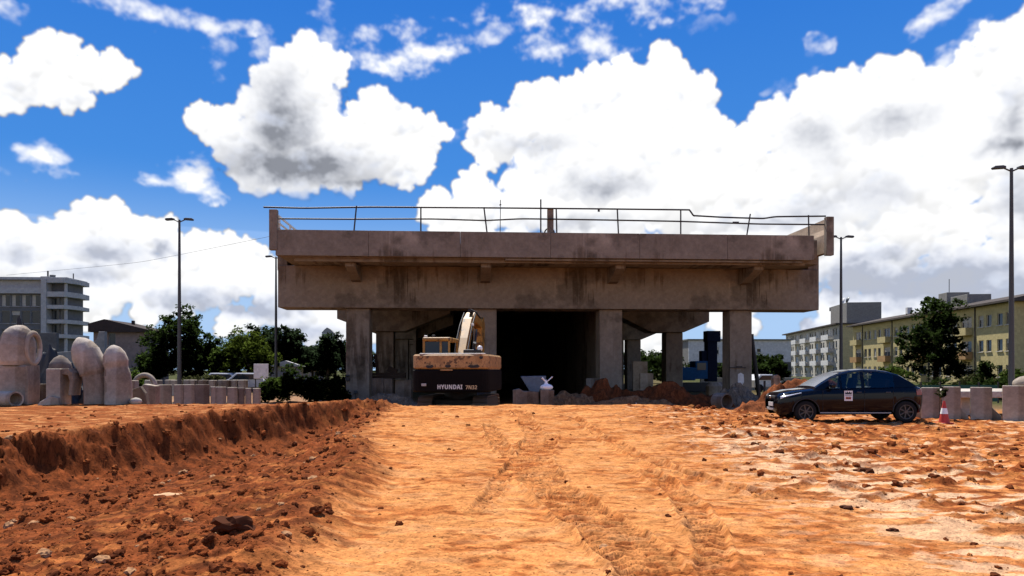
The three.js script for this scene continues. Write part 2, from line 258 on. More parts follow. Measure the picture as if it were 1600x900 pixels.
function ground(x, D, fine = true) {
  let dug = 0, rough = 0, h;
  const cx = crestX(D), fx = footX(D), bxx = bankX(D) + 0.16 * fbm(D * 0.7, 3, 3), w1 = 0.25 * fbm(x * 0.6, D * 0.6, 3);
  // haul road: level, rising to a brow 24 m ahead, then down to the viaduct's footing level
  const rise = 0.3 * (1 - sst(5, 9.5, x)) * sst(13, 23, D) * 1;
  const down = sst(25.2, 29.5, D + 1.2 * fbm(x * 0.25, 7, 2)), road = mix(rise, -0.45, down * (1 - sst(7, 10, x) * 0.55));
  h = road + 0.03 * fbm(x * 0.35, D * 0.3, 3, noiseB);
  const yard = sst(2.2, 5.0, x - 0.22 * Math.max(0, 9 - D) + 0.9 * fbm(D * 0.35, x * 0.3, 3, noiseC)) * (1 - sst(23, 26, D));
  rough = 0.26 + 0.5 * yard;
  // left: terrace, cut bank, dug floor, low bank
  const end = 1 - sst(23, 26.5, D);
  if (x < bxx + 0.4) {
    const terrace = (lipY(D) - 0.12 * sst(cx - 0.3, cx - 2.5, x)) * end, k0 = clamp((x + w1 - fx) / (cx - fx)), k = 0.22 * sst(0, 0.6, k0) + 0.78 * sst(0.4, 0.92, k0), floor = mix(0.18, -0.58, Math.pow(clamp((bxx - 0.7 - x) / Math.max(1.2, bxx - 1.0 - fx)), 0.9)) * (1 - 0.72 * sst(16, 22.5, D)) - 0.05 * (1 - end);
    const low = sst(bxx, bxx - 0.75, x + 0.3 * w1) * (1 - sst(13.5, 18, D));
    const cutt = k * sst(5, 8, 40 - D);
    const inner = mix(road, floor, Math.max(low, sst(bxx - 0.4, bxx - 2.2, x) * end));
    h = mix(inner, Math.max(terrace, -0.5), cutt) + (D > 26.5 ? mix(0, road, 1) * cutt * 0 : 0);
    if (D > 23) h = mix(h, road * (1 - sst(-6, -12, x)) - 0.02, sst(23.5, 27.5, D));
    dug = Math.max(low, sst(bxx - 0.2, bxx - 1.2, x)) * (1 - sst(24, 26, D));
    const top = sst(cx + 0.25, cx - 0.35, x + w1);
    dug *= 1 - 0.8 * top; rough = Math.max(rough, dug);
    if (fine) {
      const face = cutt * (1 - top), rib = fbm(x * 3.2, D * 3.2, 3, noiseC);
      h += face * 0.12 * rib + 0.1 * face * fbm(x * 1.4, D * 1.2, 2) - 0.22 * face * sst(0.15, 0.4, rib) * sst(16, 13, D);
    }
  }
  if (D > 29) h += 0.03 * fbm(x * 0.5, D * 0.5, 2);
  let clod = 0;
  if (fine && D < 34) {
    const far = 1 - sst(26, 33, D);
    h += far * (0.01 + 0.035 * rough) * fbm(x * 1.7, D * 1.7, 3, noiseB) + far * (0.003 + 0.012 * rough) * fbm(x * 7, D * 7, 3, noiseC);
    const lumpy = (k, most) => { const [q, id] = cell(x * k + 0.35 * noiseA(x * k * 0.8, D * k * 0.8), D * k); const t = Math.max(0, 1 - q * q * 3.2); return id > most ? t * t * (0.4 + 0.6 * (id - most) / (1 - most)) : 0; };
    const patch = sst(-0.1, 0.2, fbm(x * 0.55, D * 0.75, 3, noiseC) + 0.1 * yard), where = Math.max(dug * (0.5 + 0.5 * patch), yard * patch * 1.05, 0.045);
    clod = lumpy(2.3, 0.5) * far * where;
    h += 0.09 * clod + far * where * (0.055 * lumpy(5.7, 0.5) + 0.032 * lumpy(13, 0.55));
    if (dug < 0.3) { const t = trackAt(x + 0.05 * noiseA(x * 2, D), D); if (t) { const inn = 1 - sst(0.75, 1.1, t.q), keep = 0.5 + 0.5 * sst(-0.2, 0.2, noiseB(x * 0.8, D * 0.5)); h += keep * (inn * (-0.065 + 0.05 * (Math.sin((t.s * 1 + Math.abs(t.side) * 0.8) * 44) > 0.1 ? 1 : 0)) + 0.055 * Math.exp(-30 * (t.q - 1.2) ** 2)); } }
  }
  return { h, dug, yard, clod, rough };
}
const groundY = (x, z) => ground(x, -z, false).h;
{
  const axis = (list) => { const out = [list[0][0]]; for (const [a, b, s] of list) { const n = Math.max(1, Math.round((b - a) / s)); for (let i = 1; i <= n; i++) out.push(a + (b - a) * i / n); } return out; };
  const xs = axis([[-1500, -300, 300], [-300, -60, 40], [-60, -24, 2], [-24, -12, 0.3], [-12, -9, 0.08], [-9, -4, 0.034], [-4, 4, 0.021], [4, 9, 0.036], [9, 16, 0.09], [16, 26, 0.3], [26, 60, 2], [60, 300, 40], [300, 1500, 300]]);
  const ds = axis([[-300, -20, 40], [-20, 0, 2], [0, 3, 0.3], [3, 4.6, 0.1]]); while (ds[ds.length - 1] < 36) ds.push(ds[ds.length - 1] + Math.max(0.02, 0.0046 * ds[ds.length - 1])); ds.push(...axis([[37, 60, 0.8], [62, 120, 6], [130, 400, 40], [500, 2400, 300]]));
  const nx = xs.length, nd = ds.length, P = new Float32Array(nx * nd * 3), C = new Float32Array(nx * nd * 3), U = new Float32Array(nx * nd * 2), I = new Uint32Array((nx - 1) * (nd - 1) * 6);
  const tan = [0.42, 0.175, 0.056], tan2 = [0.35, 0.125, 0.035], pale = [0.46, 0.3, 0.18], red = [0.15, 0.037, 0.0105], moist = [0.075, 0.022, 0.008], crust = [0.44, 0.215, 0.088], grass = [0.05, 0.055, 0.02], dust = [0.17, 0.13, 0.1];
  const blend = (c, d, t) => { t = clamp(t); for (let k = 0; k < 3; k++) c[k] += (d[k] - c[k]) * t; };
  let v = 0;
  for (let j = 0; j < nd; j++) for (let i = 0; i < nx; i++, v++) {
    const x = xs[i], D = ds[j], near = D > 1 && D < 37 && x > -30 && x < 32, g = near ? ground(x, D) : { h: ground(clamp(x, -40, 40), clamp(D, -20, 60), false).h, dug: 0, yard: 0, clod: 0 };
    P[v * 3] = x; P[v * 3 + 1] = g.h; P[v * 3 + 2] = -D; U[v * 2] = x; U[v * 2 + 1] = D;
    const c = [...tan], a = fbm(x * 0.5, D * 0.6, 4, noiseC), b = fbm(x * 2.3, D * 3.4, 3, noiseB), e = fbm(x * 0.9 + 40, D * 2.0, 4, noiseA), f = fbm(x * 7, D * 9, 2, noiseC);
    if (near) {
      blend(c, tan2, sst(-0.05, 0.3, a + 0.5 * b)); blend(c, crust, sst(0.05, 0.35, e) * 0.55); blend(c, red, sst(0.16, 0.4, b + 0.5 * a) * 0.55); blend(c, moist, sst(0.3, 0.5, f + 0.35 * b) * 0.3);
      const silt = Math.exp(-Math.pow((x - 4.1 - 0.1 * (D - 6)) / (1.3 + 0.03 * D), 2)) * sst(20, 15, D); blend(c, tan2, g.yard * 0.5);
      blend(c, red, g.yard * sst(-0.02, 0.2, e + 0.45 * b - 0.15 * silt) * 0.9); blend(c, pale, Math.max(g.yard, silt * 0.8) * sst(0.02, 0.16, -e - 0.3 * a + 0.4 * silt - 0.26) * 0.95);
      blend(c, red, g.dug * 0.95); blend(c, moist, g.dug * sst(-0.12, 0.3, a * 0.6 + b + 0.4 * f) * 0.8); blend(c, tan2, g.dug * sst(0.08, 0.32, -e + 0.3 * a) * 0.55 * sst(-6.5, -3.5, x));
      blend(c, red, sst(0.1, 0.5, g.clod) * 0.7); blend(c, moist, sst(0.1, 0.45, f + 0.6 * b) * 0.55 * Math.max(g.dug, g.yard * sst(-0.05, 0.2, e + 0.4 * b)));
      const ter = sst(crestX(D) + 0.2, crestX(D) - 0.5, x) * (1 - sst(30, 34, D)); blend(c, red, ter * 0.75 * (1 - sst(0, 0.35, e)));
      blend(c, dust, sst(29.5, 33, D) * 0.6);
      if (g.dug < 0.3 && D < 24) { const t = trackAt(x + 0.05 * noiseA(x * 2, D), D); if (t) blend(c, red, (1 - sst(0.75, 1.1, t.q)) * (0.12 + 0.6 * sst(-0.3, 0.2, b) * (Math.sin((t.s + Math.abs(t.side) * 0.8) * 44) > 0.1 ? 0.15 : 1))); }
    } else blend(c, dust, D > 30 ? 0.7 : 0);
    blend(c, grass, Math.max(sst(40, 55, D) * 0.8, sst(16, 26, Math.abs(x)) * sst(24, 34, D)));
    for (let k = 0; k < 3; k++) C[v * 3 + k] = c[k] / 0.62;
  }
  let q = 0; for (let j = 0; j < nd - 1; j++) for (let i = 0; i < nx - 1; i++) { const a = j * nx + i; I[q++] = a; I[q++] = a + 1; I[q++] = a + nx; I[q++] = a + 1; I[q++] = a + nx + 1; I[q++] = a + nx; }
  const g = new THREE.BufferGeometry(); g.setAttribute('position', new THREE.BufferAttribute(P, 3)); g.setAttribute('color', new THREE.BufferAttribute(C, 3)); g.setAttribute('uv', new THREE.BufferAttribute(U, 2)); g.setIndex(new THREE.BufferAttribute(I, 1)); g.computeVertexNormals();
  console.log('ground', nx, nd, nx * nd);
  const soilMap = texture(512, (i) => { const b = 0.82 + 0.34 * (F2[i] - 0.5) + 0.3 * (F3[i] - 0.5) - 0.22 * sst(0.6, 0.75, F3[(i + 7777) % 262144]); return [b, b * 0.985, b * 0.97]; }, true);
  const soilBump = texture(512, (i) => { const b = 0.5 + 0.6 * (F2[i] - 0.5) + 0.8 * (F3[i] - 0.5); return [b, b, b]; });
  const mat = std(lin(1, 1, 1), 1, { specularIntensity: 0.05, vertexColors: true, map: every(soilMap, 1.9), bumpMap: every(soilBump, 1.1), bumpScale: 0.012 });
  const m = new THREE.Mesh(g, mat); m.name = 'ground'; m.receiveShadow = m.castShadow = true; m.userData = { kind: 'structure', label: 'orange and red bare earth of the building site', }; scene.add(m);
}

{ // loose clods and crumbs, past counting
  const R = rng(404), kinds = [0, 1, 2].map((k) => { const g = mergeVertices(new THREE.IcosahedronGeometry(1, 2).deleteAttribute('normal').deleteAttribute('uv')), p = g.attributes.position, n = createNoise3D(rng(50 + k)); for (let i = 0; i < p.count; i++) { const x = p.getX(i), y = p.getY(i), z = p.getZ(i), f = 1 + 0.4 * n(x * 1.1, y * 1.1, z * 1.1) + 0.2 * n(x * 2.7, y * 2.7, z * 2.7); p.setXYZ(i, x * f, y * f * 0.72, z * f); } g.computeVertexNormals(); return toCreasedNormals(g, 0.5); });
  const lists = [[], [], []], m = new THREE.Matrix4(), q = new THREE.Quaternion(), e = new THREE.Euler();
  const put = (x, D, s, tone) => { const y = ground(x, D).h + s * 0.18; m.compose(new THREE.Vector3(x, y, -D), q.setFromEuler(e.set(R() * 0.6, R() * 6.3, R() * 0.6)), new THREE.Vector3(s * (0.8 + 0.5 * R()), s, s * (0.8 + 0.5 * R()))); lists[Math.floor(R() * 3)].push([m.clone(), tone]); };
  for (let i = 0, n = 0; i < 90000 && n < 10000; i++) {
    const D = 4.8 + 21 * Math.pow(R(), 1.7), x = (R() * 2 - 1) * Math.min(12, 1 + D * 0.75), g = ground(x, D, false), far = D / 10, bare = sst(0.05, 0.3, -fbm(x * 0.9 + 40, D * 2.0, 4, noiseA) + 0.3 * fbm(x * 0.5, D * 0.6, 4, noiseC)), w = Math.max(g.dug * (1 - 0.85 * bare * sst(-6.5, -3.5, x)), g.yard * 0.36 * sst(-0.1, 0.2, fbm(x * 0.55, D * 0.75, 3, noiseC) + 0.1), 0.035);
    if (R() > w) continue; n++;
    const s = (0.0045 + 0.045 * Math.pow(R(), 9)) * (0.8 + 0.4 * far) * (g.dug > 0.5 ? 1 : 0.7 + 0.5 * g.yard), k = R(), f = 0.75 + 0.5 * R();
    put(x, D, s, k < 0.02 ? [0.36, 0.19, 0.09] : k < 0.5 ? [0.17 * f, 0.045 * f, 0.013 * f] : k < 0.75 ? [0.1 * f, 0.028 * f, 0.01 * f] : g.dug > 0.4 ? [0.2 * f, 0.06 * f, 0.018 * f] : [0.3 * f, 0.115 * f, 0.034 * f]);
  }
  lists.forEach((l, k) => { const im = new THREE.InstancedMesh(kinds[k], std(lin(1, 1, 1), 1, { specularIntensity: 0.05 }), l.length); l.forEach(([mm, c], i) => { im.setMatrixAt(i, mm); im.setColorAt(i, lin(...c)); }); im.name = numbered('soil_clods'); im.castShadow = im.receiveShadow = true; im.userData = { kind: 'stuff', label: 'loose red clods and crumbs of earth strewn over the dug ground', category: 'soil' }; scene.add(im); });
  for (const [X, Y, s, c, name, label] of [[366, 830, 0.11, [0.07, 0.022, 0.009], 'earth_clod', 'largest dark clod of earth on the dug strip'], [1323, 795, 0.045, [0.06, 0.022, 0.012], 'earth_clod', 'dark clod lying alone on the pale dried silt'], [265, 778, 0.12, [0.5, 0.3, 0.16], 'pale_stone', 'pale flat stone lying in the dug trench'], [1350, 738, 0.09, [0.08, 0.028, 0.012], 'earth_clod', 'long dark clod in the ridge on the right of the haul road'], [1395, 830, 0.035, [0.06, 0.02, 0.01], 'earth_clod', 'small dark clod at the edge of the pale silt']]) {
    let D = 8; for (let i = 0; i < 12; i++) D = (EYE - ground(atX(X, D), D).h) * FOCAL / (Y - HORIZON); const x = atX(X, D);
    const c1 = part(scene, name, kinds[Math.floor(s * 100) % 3].clone(), std(lin(...c), 1)); c1.position.set(x, ground(x, D).h + s * 0.2, -D); c1.scale.set(s * 1.5, s * (name === 'pale_stone' ? 0.5 : 1), s); tag(c1, label, name === 'pale_stone' ? 'stone' : 'clod');
  }
}

// ---------------------------------------------------------------- viaduct under construction
const BR = { x: 0, z: -38.7, turn: 3.5 * Math.PI / 180 };
const bridgePoint = (u, v) => { const c = Math.cos(BR.turn), s = Math.sin(BR.turn); return [u * c + v * s + BR.x, -u * s + v * c + BR.z]; };
{
  const t = thing('viaduct', 'unfinished concrete viaduct on square columns with pipe guard rail on its deck', 'viaduct', [BR.x, 0, BR.z], BR.turn);
  const G0 = -0.6, cols = [-8, -1.4, 5.27, 12.3];
  // first pier: wide cross beam on four columns
  part(t, 'cross_beam', [span(-12, 16.45, 4.7, 6.86, -1.8, 0, 0.03)], M.bridge);
  for (const s of [[-12.05, -11.55], [15.9, 16.5]]) part(t, 'beam_end_block', [span(s[0], s[1], 6.6, 7.72, -1.5, -0.1, 0.03)], M.bridge);
  for (const x of cols) part(t, 'column', [bx(1.22, 4.7 - G0, 1.2, x, (4.7 + G0) / 2, -0.9, 0.05)], M.bridge);
  for (const x of cols) part(t, 'bracket', [moved(prism([[0, 0], [0, -0.8], [0.3, -0.8], [2.2, -0.3], [2.2, 0]], 0.5, 0.02), x - 0.25, 6.83, 0, -Math.PI / 2).translate(0.5, 0, 0)], M.bridge);
  // deck: edge beam, slab, kerb strip beneath
  const deck = part(t, 'deck_slab', [span(-11.2, 14.6, 6.86, 7.6, -64, 2.7)], M.bridge);
  part(deck, 'drip_strip', [span(-10.6, 14.5, 6.7, 6.9, 1.5, 2.55, 0.02), span(-0.5, 14.2, 6.78, 6.88, 2.6, 2.9, 0.02)], M.bridge);
  part(t, 'slab_edge', [span(14.6, 15.6, 6.9, 7.55, -63, 1.65, 0.02)], M.bridge);
  for (let k = 0; k < 6; k++) part(t, 'edge_beam', [span(-11.35 + k * 4.345, -11.357 + (k + 1) * 4.345, 6.9, 8.12, 2.6, 3.05, 0.02)], M.bridge);
  for (const x of [-9.5, -5.9, -3.5, 0.6, 3.1, 7.4, 9.9, 14.2]) part(t, 'formwork_fin', [span(x, x + 0.014, 4.74, 6.5, 0, 0.006)], M.bridge);
  for (const y of [5.75, 6.3]) part(t, 'formwork_fin', [span(-11.9, 16.3, y, y + 0.012, 0.0, 0.005)], M.bridge);
  part(t, 'deck_end_block', [span(14.72, 15.15, 7.05, 8.0, 1.7, 2.5, 0.03)], M.bridge);
  for (const s of [-1, 1]) {                                 // side parapets, with thicker end posts
    const x0 = s < 0 ? -11.62 : 15.35, w = 0.3, top = s < 0 ? 8.3 : 9.02;
    part(t, 'parapet', [s < 0 ? span(x0, x0 + w, 7.3, 8.3, -63.7, 2.8) : moved(prism([[0, 7.3], [w, 7.3], [w, 9.02], [w * 0.5, 9.02], [w * 0.35, 8.5], [0, 8.2]], 66.5, 0), x0, 0, -63.7)], M.parapet);
    part(t, 'parapet_end', [span(x0 - 0.02, x0 + w + 0.06, 7.15, 9.06, 2.8, 3.1, 0.03)], M.bridge);
  }
  const hand = part(t, 'side_rail', [span(-11.5, -11.42, 8.92, 9.0, -20, 2.78), span(-11.5, -11.42, 8.6, 8.66, -20, 2.78)], M.white, 'pale hand rail on the left deck edge');
  for (let k = 0; k < 10; k++) part(hand, 'rail_post', [span(-11.5, -11.42, 8.3, 8.92, -18 + k * 2.2, -17.92 + k * 2.2)], M.white);
  // further piers, in two halves with an open bay between
  for (let k = 1; k <= 4; k++) {
    const z = -12.7 * k, b = 4.15;
    part(t, 'pier_cap', [moved(prism([[-11.2, 6.86], [-11.2, 5.0], [-8.9, b], [-6.6, b], [-3.5, 5.4], [-3.5, 6.86]], 1.9, 0.03), 0, 0, z - 1.9)], M.bridge);
    part(t, 'pier_cap', [moved(prism([[8.4, 6.86], [8.4, 5.2], [10.6, b], [12.9, b], [14.7, 4.9], [14.7, 6.86]], 1.9, 0.03), 0, 0, z - 1.9)], M.bridge);
    for (const x of [cols[0], cols[3]]) part(t, 'column', [bx(1.22, b - G0, 1.2, x, (b + G0) / 2, z - 0.95, 0.05)], M.bridge);
  }
  for (let k = 0; k < 9; k++) { const x = -10 + k * 2.95; part(t, 'girder', [span(x - 0.3, x + 0.3, 6.05, 6.88, -63, -1.85)], M.bridge); }
  // added enclosure walls, put in to keep light out of the bays
  const lightBlock = M.bridge;
  part(t, 'side_wall', [span(-6.9, -6.65, G0, 6.05, -62, -24.6)], lightBlock); part(t, 'side_wall', [span(10.9, 11.15, G0, 6.05, -62, -24.6)], lightBlock);
  part(t, 'side_wall', [span(-1.55, -1.3, G0, 6.85, -62, -2.6)], lightBlock); part(t, 'side_wall', [span(5.15, 5.4, G0, 6.85, -62, -2.6)], lightBlock);
  part(t, 'added_end_wall', [span(-6.6, 10.85, G0, 6.85, -62.4, -62.05)], lightBlock);
  // guard rail of scaffold pipe along the deck's end
  const rail = part(t, 'guard_rail', [tube([[-11.95, 9.2, 2.86], [-10, 9.18, 2.86], [-7, 9.27, 2.86], [-4, 9.29, 2.86], [-1, 9.31, 2.86], [1.5, 9.32, 2.86], [4, 9.33, 2.86], [8.55, 9.34, 2.86]], 0.042, 60), tube([[8.5, 9.35, 2.86], [8.56, 9.3, 2.86], [8.72, 9.08, 2.86], [8.8, 9.04, 2.86]], 0.04, 14), tube([[8.75, 9.06, 2.86], [10.2, 9.0, 2.86], [12.2, 8.97, 2.84], [12.9, 9.06, 2.86], [15.4, 9.12, 2.86]], 0.042, 40),
    tube([[-11.6, 8.66, 2.86], [-8, 8.68, 2.86], [-4, 8.74, 2.86], [-1.5, 8.7, 2.86], [0.3, 8.8, 2.86], [3, 8.8, 2.86], [8, 8.77, 2.86], [12, 8.69, 2.86], [15.4, 8.7, 2.86]], 0.04, 90)], M.steel);
  for (const [x, h, lean] of [[-7.72, 9.32, -0.04], [-4.55, 9.3, 0], [-1.38, 9.34, 0.05], [1.22, 9.75, 0], [2.0, 9.34, 0.01], [5.02, 9.36, 0.02], [8.1, 9.34, 0], [11.4, 9.18, -0.06], [14.55, 9.16, 0.01]]) part(rail, 'rail_post', [rod([x, 8.1, 2.86], [x - lean * 3, h, 2.86], 0.036)], M.steel);
  part(rail, 'rail_post', [span(1.55, 1.85, 8.1, 9.32, 2.6, 2.84, 0.02)], M.bridge, 'square concrete post in the middle of the pipe rail');
  part(rail, 'antenna_rod', [rod([-0.72, 8.1, 2.2], [-0.7, 9.85, 2.2], 0.018), rod([-0.76, 9.6, 2.2], [-0.66, 9.62, 2.2], 0.03)], M.steel);
  part(rail, 'clip', [bx(0.1, 0.14, 0.05, 4.05, 9.26, 2.86)], M.steel); part(rail, 'clip', [bx(0.3, 0.06, 0.06, 10.85, 8.76, 2.86)], M.steel);
  { const g = new THREE.TorusGeometry(0.24, 0.035, 8, 24); g.translate(1.75, 8.3, 1.9); solo('hose_coil', g, M.black, 'small black hoop standing behind the concrete post on the viaduct deck', 'hoop').applyMatrix4(t.matrixWorld.identity().compose(t.position, t.quaternion, t.scale)); }
  // poster, conduit and fittings on the columns
  part(t, 'paper_notice', [moved(prism([[-0.16, -0.3], [0.08, -0.36], [0.18, -0.2], [0.16, 0.2], [0, 0.3], [-0.15, 0.22]], 0.012), 12.28, 1.05, -0.29)], M.white, 'torn white paper stuck on the column');
  part(t, 'pipe_clamp', [bx(0.9, 0.05, 0.06, 12.1, 1.62, -0.27), bx(0.3, 0.1, 0.08, 12.2, 1.66, -0.26)], M.steel);
  part(t, 'flood_light', [bx(0.22, 0.2, 0.16, -8.5, 1.02, -0.2, 0.03), rod([-8.6, 1.2, -0.22], [-8.4, 1.2, -0.22], 0.06)], M.steel); part(t, 'junction_box', [bx(0.2, 0.16, 0.12, -8.1, 0.35, -0.24, 0.02), rod([-8.1, -0.6, -0.25], [-8.1, 0.35, -0.25], 0.03)], M.pole);
}
{ // concrete median pieces stored on the deck by the right parapet
  const [x, z] = bridgePoint(14.7, -3); solo('barrier_block', [bx(0.7, 0.5, 3.2, 0, 0.25, 0, 0.04), bx(0.25, 0.5, 3.0, 0.2, 0.72, 0, 0.04)], M.precast, 'pale concrete barrier block lying on the viaduct deck beside the parapet', 'barrier', [x, 7.6, z], 0.3);
}

// ---------------------------------------------------------------- excavator, seen from behind
const font = await new (await import('three/addons/loaders/FontLoader.js')).FontLoader().loadAsync('fonts/droid/droid_sans_bold.typeface.json');
const { TextGeometry } = await import('three/addons/geometries/TextGeometry.js');
const letters = (text, size, depth = 0.012) => { const g = new TextGeometry(text, { font, size, depth, curveSegments: 3, bevelEnabled: false }); g.computeBoundingBox(); g.translate(0, 0, 0); return plain(g); };
{
  const x = -1.95, z = -28.2, t = thing('excavator', 'yellow crawler excavator with black counterweight standing in front of the viaduct', 'excavator', [x, groundY(x, z), z], -7 * Math.PI / 180); t.scale.set(0.87, 0.94, 0.87);
  const scuffMap = texture(256, (i, px, py) => { const k = py * 2 * 512 + px * 2, s = sst(0.63, 0.68, F2[k]) * 0.7, d = sst(0.5, 0.62, F1[k]) * 0.2, b = 0.9 + 0.3 * (F3[k] - 0.5); return [mix(b, 0.3, Math.max(s, d)), mix(b, 0.25, Math.max(s, d)), mix(b, 0.22, Math.max(s, d))]; }, true);
  const yellow = std(lin(0.44, 0.22, 0.035), 0.55, { map: every(scuffMap, 3.1) }), ochre = std(lin(0.46, 0.25, 0.09), 0.6, { map: every(scuffMap, 1.7) }), dark = std(lin(0.008, 0.007, 0.007), 0.85, { map: every(grainMap, 1) });
  // crawler: two tracks and the frame between them
  for (const s of [-1, 1]) {
    const track = part(t, 'track', [moved(prism(stadium(1.9, 0.4), 0.5, 0.02), 0, 0.45, 0, Math.PI / 2).translate(s * 1.15 - 0.25, 0, 0)], M.black), shoes = [];
    for (let k = 0; k < 46; k++) { const p = along(1.9, 0.44, k / 46); shoes.push(bx(0.6, 0.05, 0.16, s * 1.15, 0.45 + p[1], p[0], 0, 0, p[2])); }
    const sh = part(track, 'track_shoes', shoes, std(lin(0.06, 0.04, 0.03), 0.8)); sh.userData.kind = 'stuff';
  }
  part(t, 'undercarriage', [bx(1.9, 0.4, 2.2, 0, 0.55, 0, 0.05), new THREE.CylinderGeometry(0.7, 0.75, 0.3, 24).translate(0, 0.9, 0)], M.black);
  // upper structure, plan with rounded tail
  const plan = (w, r0, r1, n = 5) => { const o = [[-w, -1.5], [-w, r0]]; for (let i = 1; i < n; i++) { const a = i / n * Math.PI / 2; o.push([-w + 0.55 * (1 - Math.cos(a)), r0 + (r1 - r0) * Math.sin(a)]); } o.push([-w + 0.6, r1], [0, r1 + 0.06], [w - 0.6, r1]); for (let i = n - 1; i > 0; i--) { const a = i / n * Math.PI / 2; o.push([w - 0.55 * (1 - Math.cos(a)), r0 + (r1 - r0) * Math.sin(a)]); } o.push([w, r0], [w, -1.5]); return o; };
  const slab = (w, r0, r1, y0, y1, bevel) => moved(prism(plan(w, r0, r1).reverse(), y1 - y0, bevel), 0, 0, 0, 0, Math.PI / 2).translate(0, y1, 0);
  const cw = part(t, 'counterweight', [slab(1.6, 2.0, 2.66, 1.08, 1.93, 0.05)], dark);
  part(cw, 'lifting_bracket', [bx(0.5, 0.05, 0.06, -0.05, 1.91, 2.74, 0.01)], ochre);
  part(cw, 'reflector', [bx(0.2, 0.1, 0.03, -0.98, 1.36, 2.71, 0.01)], std(lin(0.3, 0.3, 0.3), 0.4));
  part(cw, 'lettering', [letters('HYUNDAI', 0.165).translate(-0.44, 1.2, 2.71)], std(lin(0.62, 0.62, 0.6), 0.6), 'white maker lettering on the black counterweight');
  part(cw, 'lettering', [letters('7N32', 0.14).translate(0.72, 1.2, 2.7)], std(lin(0.55, 0.4, 0.22), 0.6), 'yellowed number on the black counterweight');
  const hood = part(t, 'engine_hood', [slab(1.58, 1.96, 2.62, 1.94, 2.5, 0.06), bx(3.1, 1.2, 3.2, 0, 1.72, 0.2, 0.05)], ochre);
  part(hood, 'hood_edge', [bx(2.7, 0.05, 0.12, 0.15, 2.51, 2.5, 0.02)], std(lin(0.55, 0.5, 0.42), 0.5));  // pale strip paints in the sunlit line along the hood top
  for (const [px, py, w] of [[-0.75, 2.02, 0.34], [0, 2.04, 0.26], [1.05, 2.03, 0.5], [1.35, 2.36, 0.16]]) part(hood, 'scraped_patch', [moved(prism([[-w / 2, 0], [-w * 0.2, -0.05], [w * 0.3, -0.04], [w / 2, 0.02], [w * 0.3, 0.08], [0, 0.05], [-w * 0.35, 0.07]], 0.008), px, py, 2.672)], M.black, 'patch of bare black metal where paint is gone');
  part(t, 'exhaust_pipe', [rod([0.75, 2.45, 0.9], [0.75, 2.85, 0.9], 0.07, 12), rod([0.75, 2.82, 0.9], [0.8, 2.98, 1.0], 0.075, 12)], M.black);
  part(t, 'air_cleaner_cap', [new THREE.SphereGeometry(0.12, 12, 8).translate(1.0, 2.75, 0.9)], std(lin(0.7, 0.7, 0.68), 0.3));
  part(t, 'air_cleaner', [bx(0.75, 0.22, 0.5, 0.7, 2.6, 0.9, 0.05)], M.black);
  // cab on the left
  const cab = part(t, 'cab', [bx(0.1, 1.5, 0.1, -1.5, 2.35, 0.55, 0.02), bx(0.1, 1.5, 0.1, -0.76, 2.35, 0.55, 0.02), bx(0.08, 1.5, 0.1, -0.4, 2.35, 0.55, 0.02), bx(0.1, 1.5, 0.1, -1.5, 2.35, -1.2, 0.02), bx(0.1, 1.5, 0.1, -0.4, 2.35, -1.2, 0.02), bx(0.08, 1.5, 0.08, -1.5, 2.35, -0.4, 0.02), bx(1.2, 0.72, 1.84, -0.94, 1.96, -0.33, 0.04), bx(1.24, 0.16, 1.95, -0.94, 3.13, -0.33, 0.06)], yellow);
  for (const [w, xx] of [[0.64, -1.13], [0.28, -0.58]]) part(cab, 'rear_window', [bx(w, 0.72, 0.02, xx, 2.68, 0.55)], M.glass);
  for (const [d, zz] of [[0.8, 0.08], [0.72, -0.8]]) part(cab, 'side_window', [bx(0.02, 0.72, d, -1.5, 2.68, zz)], M.glass);
  part(cab, 'roof_lamp', [bx(0.14, 0.12, 0.1, -1.1, 3.25, 0.45, 0.02)], M.black); part(cab, 'roof_lamp', [bx(0.14, 0.1, 0.1, -1.46, 3.25, 0.4, 0.02)], std(lin(0.6, 0.6, 0.55), 0.4));
  part(cab, 'door', [bx(0.05, 1.75, 0.78, -1.57, 2.2, -0.8, 0.02)], std(lin(0.62, 0.62, 0.6), 0.5));
  part(cab, 'mirror', [bx(0.04, 0.34, 0.2, -1.95, 2.62, -1.2, 0.02), rod([-1.55, 2.5, -1.2], [-1.95, 2.62, -1.2], 0.02)], M.black);
  part(cab, 'seat', [bx(0.5, 0.7, 0.16, -1.0, 2.6, 0.2, 0.05)], std(lin(0.05, 0.09, 0.12), 0.8));
  part(t, 'side_panel', [bx(0.05, 0.55, 0.6, -1.6, 1.55, 1.4, 0.01)], std(lin(0.5, 0.46, 0.4), 0.6));
  // boom rising away from the machine, arm folding down in front
  const boom = part(t, 'boom', [moved(prism([[0.9, 1.5], [1.35, 1.45], [3.5, 3.6], [4.35, 4.1], [6.6, 3.9], [6.7, 4.2], [4.3, 4.55], [3.35, 4.2], [2.3, 3.3], [0.85, 1.9]], 0.46, 0.03), 0, 0, 0, Math.PI / 2).translate(-0.55, 0, 0)], yellow);
  for (const s of [-1, 1]) part(boom, 'hydraulic_cylinder', [rod([-0.29 + s * 0.42, 1.5, -1.75], [-0.29 + s * 0.42, 2.7, -2.65], 0.1, 12), rod([-0.29 + s * 0.42, 2.7, -2.65], [-0.29 + s * 0.42, 3.7, -3.35], 0.055, 12)], M.black);
  part(boom, 'hydraulic_hose', [tube([[0.0, 2.0, -0.9], [0.0, 3.0, -1.95], [0.0, 3.8, -2.8], [-0.02, 4.45, -3.9]], 0.035, 24)], M.black); part(boom, 'hydraulic_hose', [tube([[-0.6, 2.1, -1.3], [-0.59, 3.1, -1.95], [-0.59, 3.85, -2.8], [-0.58, 4.5, -3.9]], 0.03, 24)], M.black);
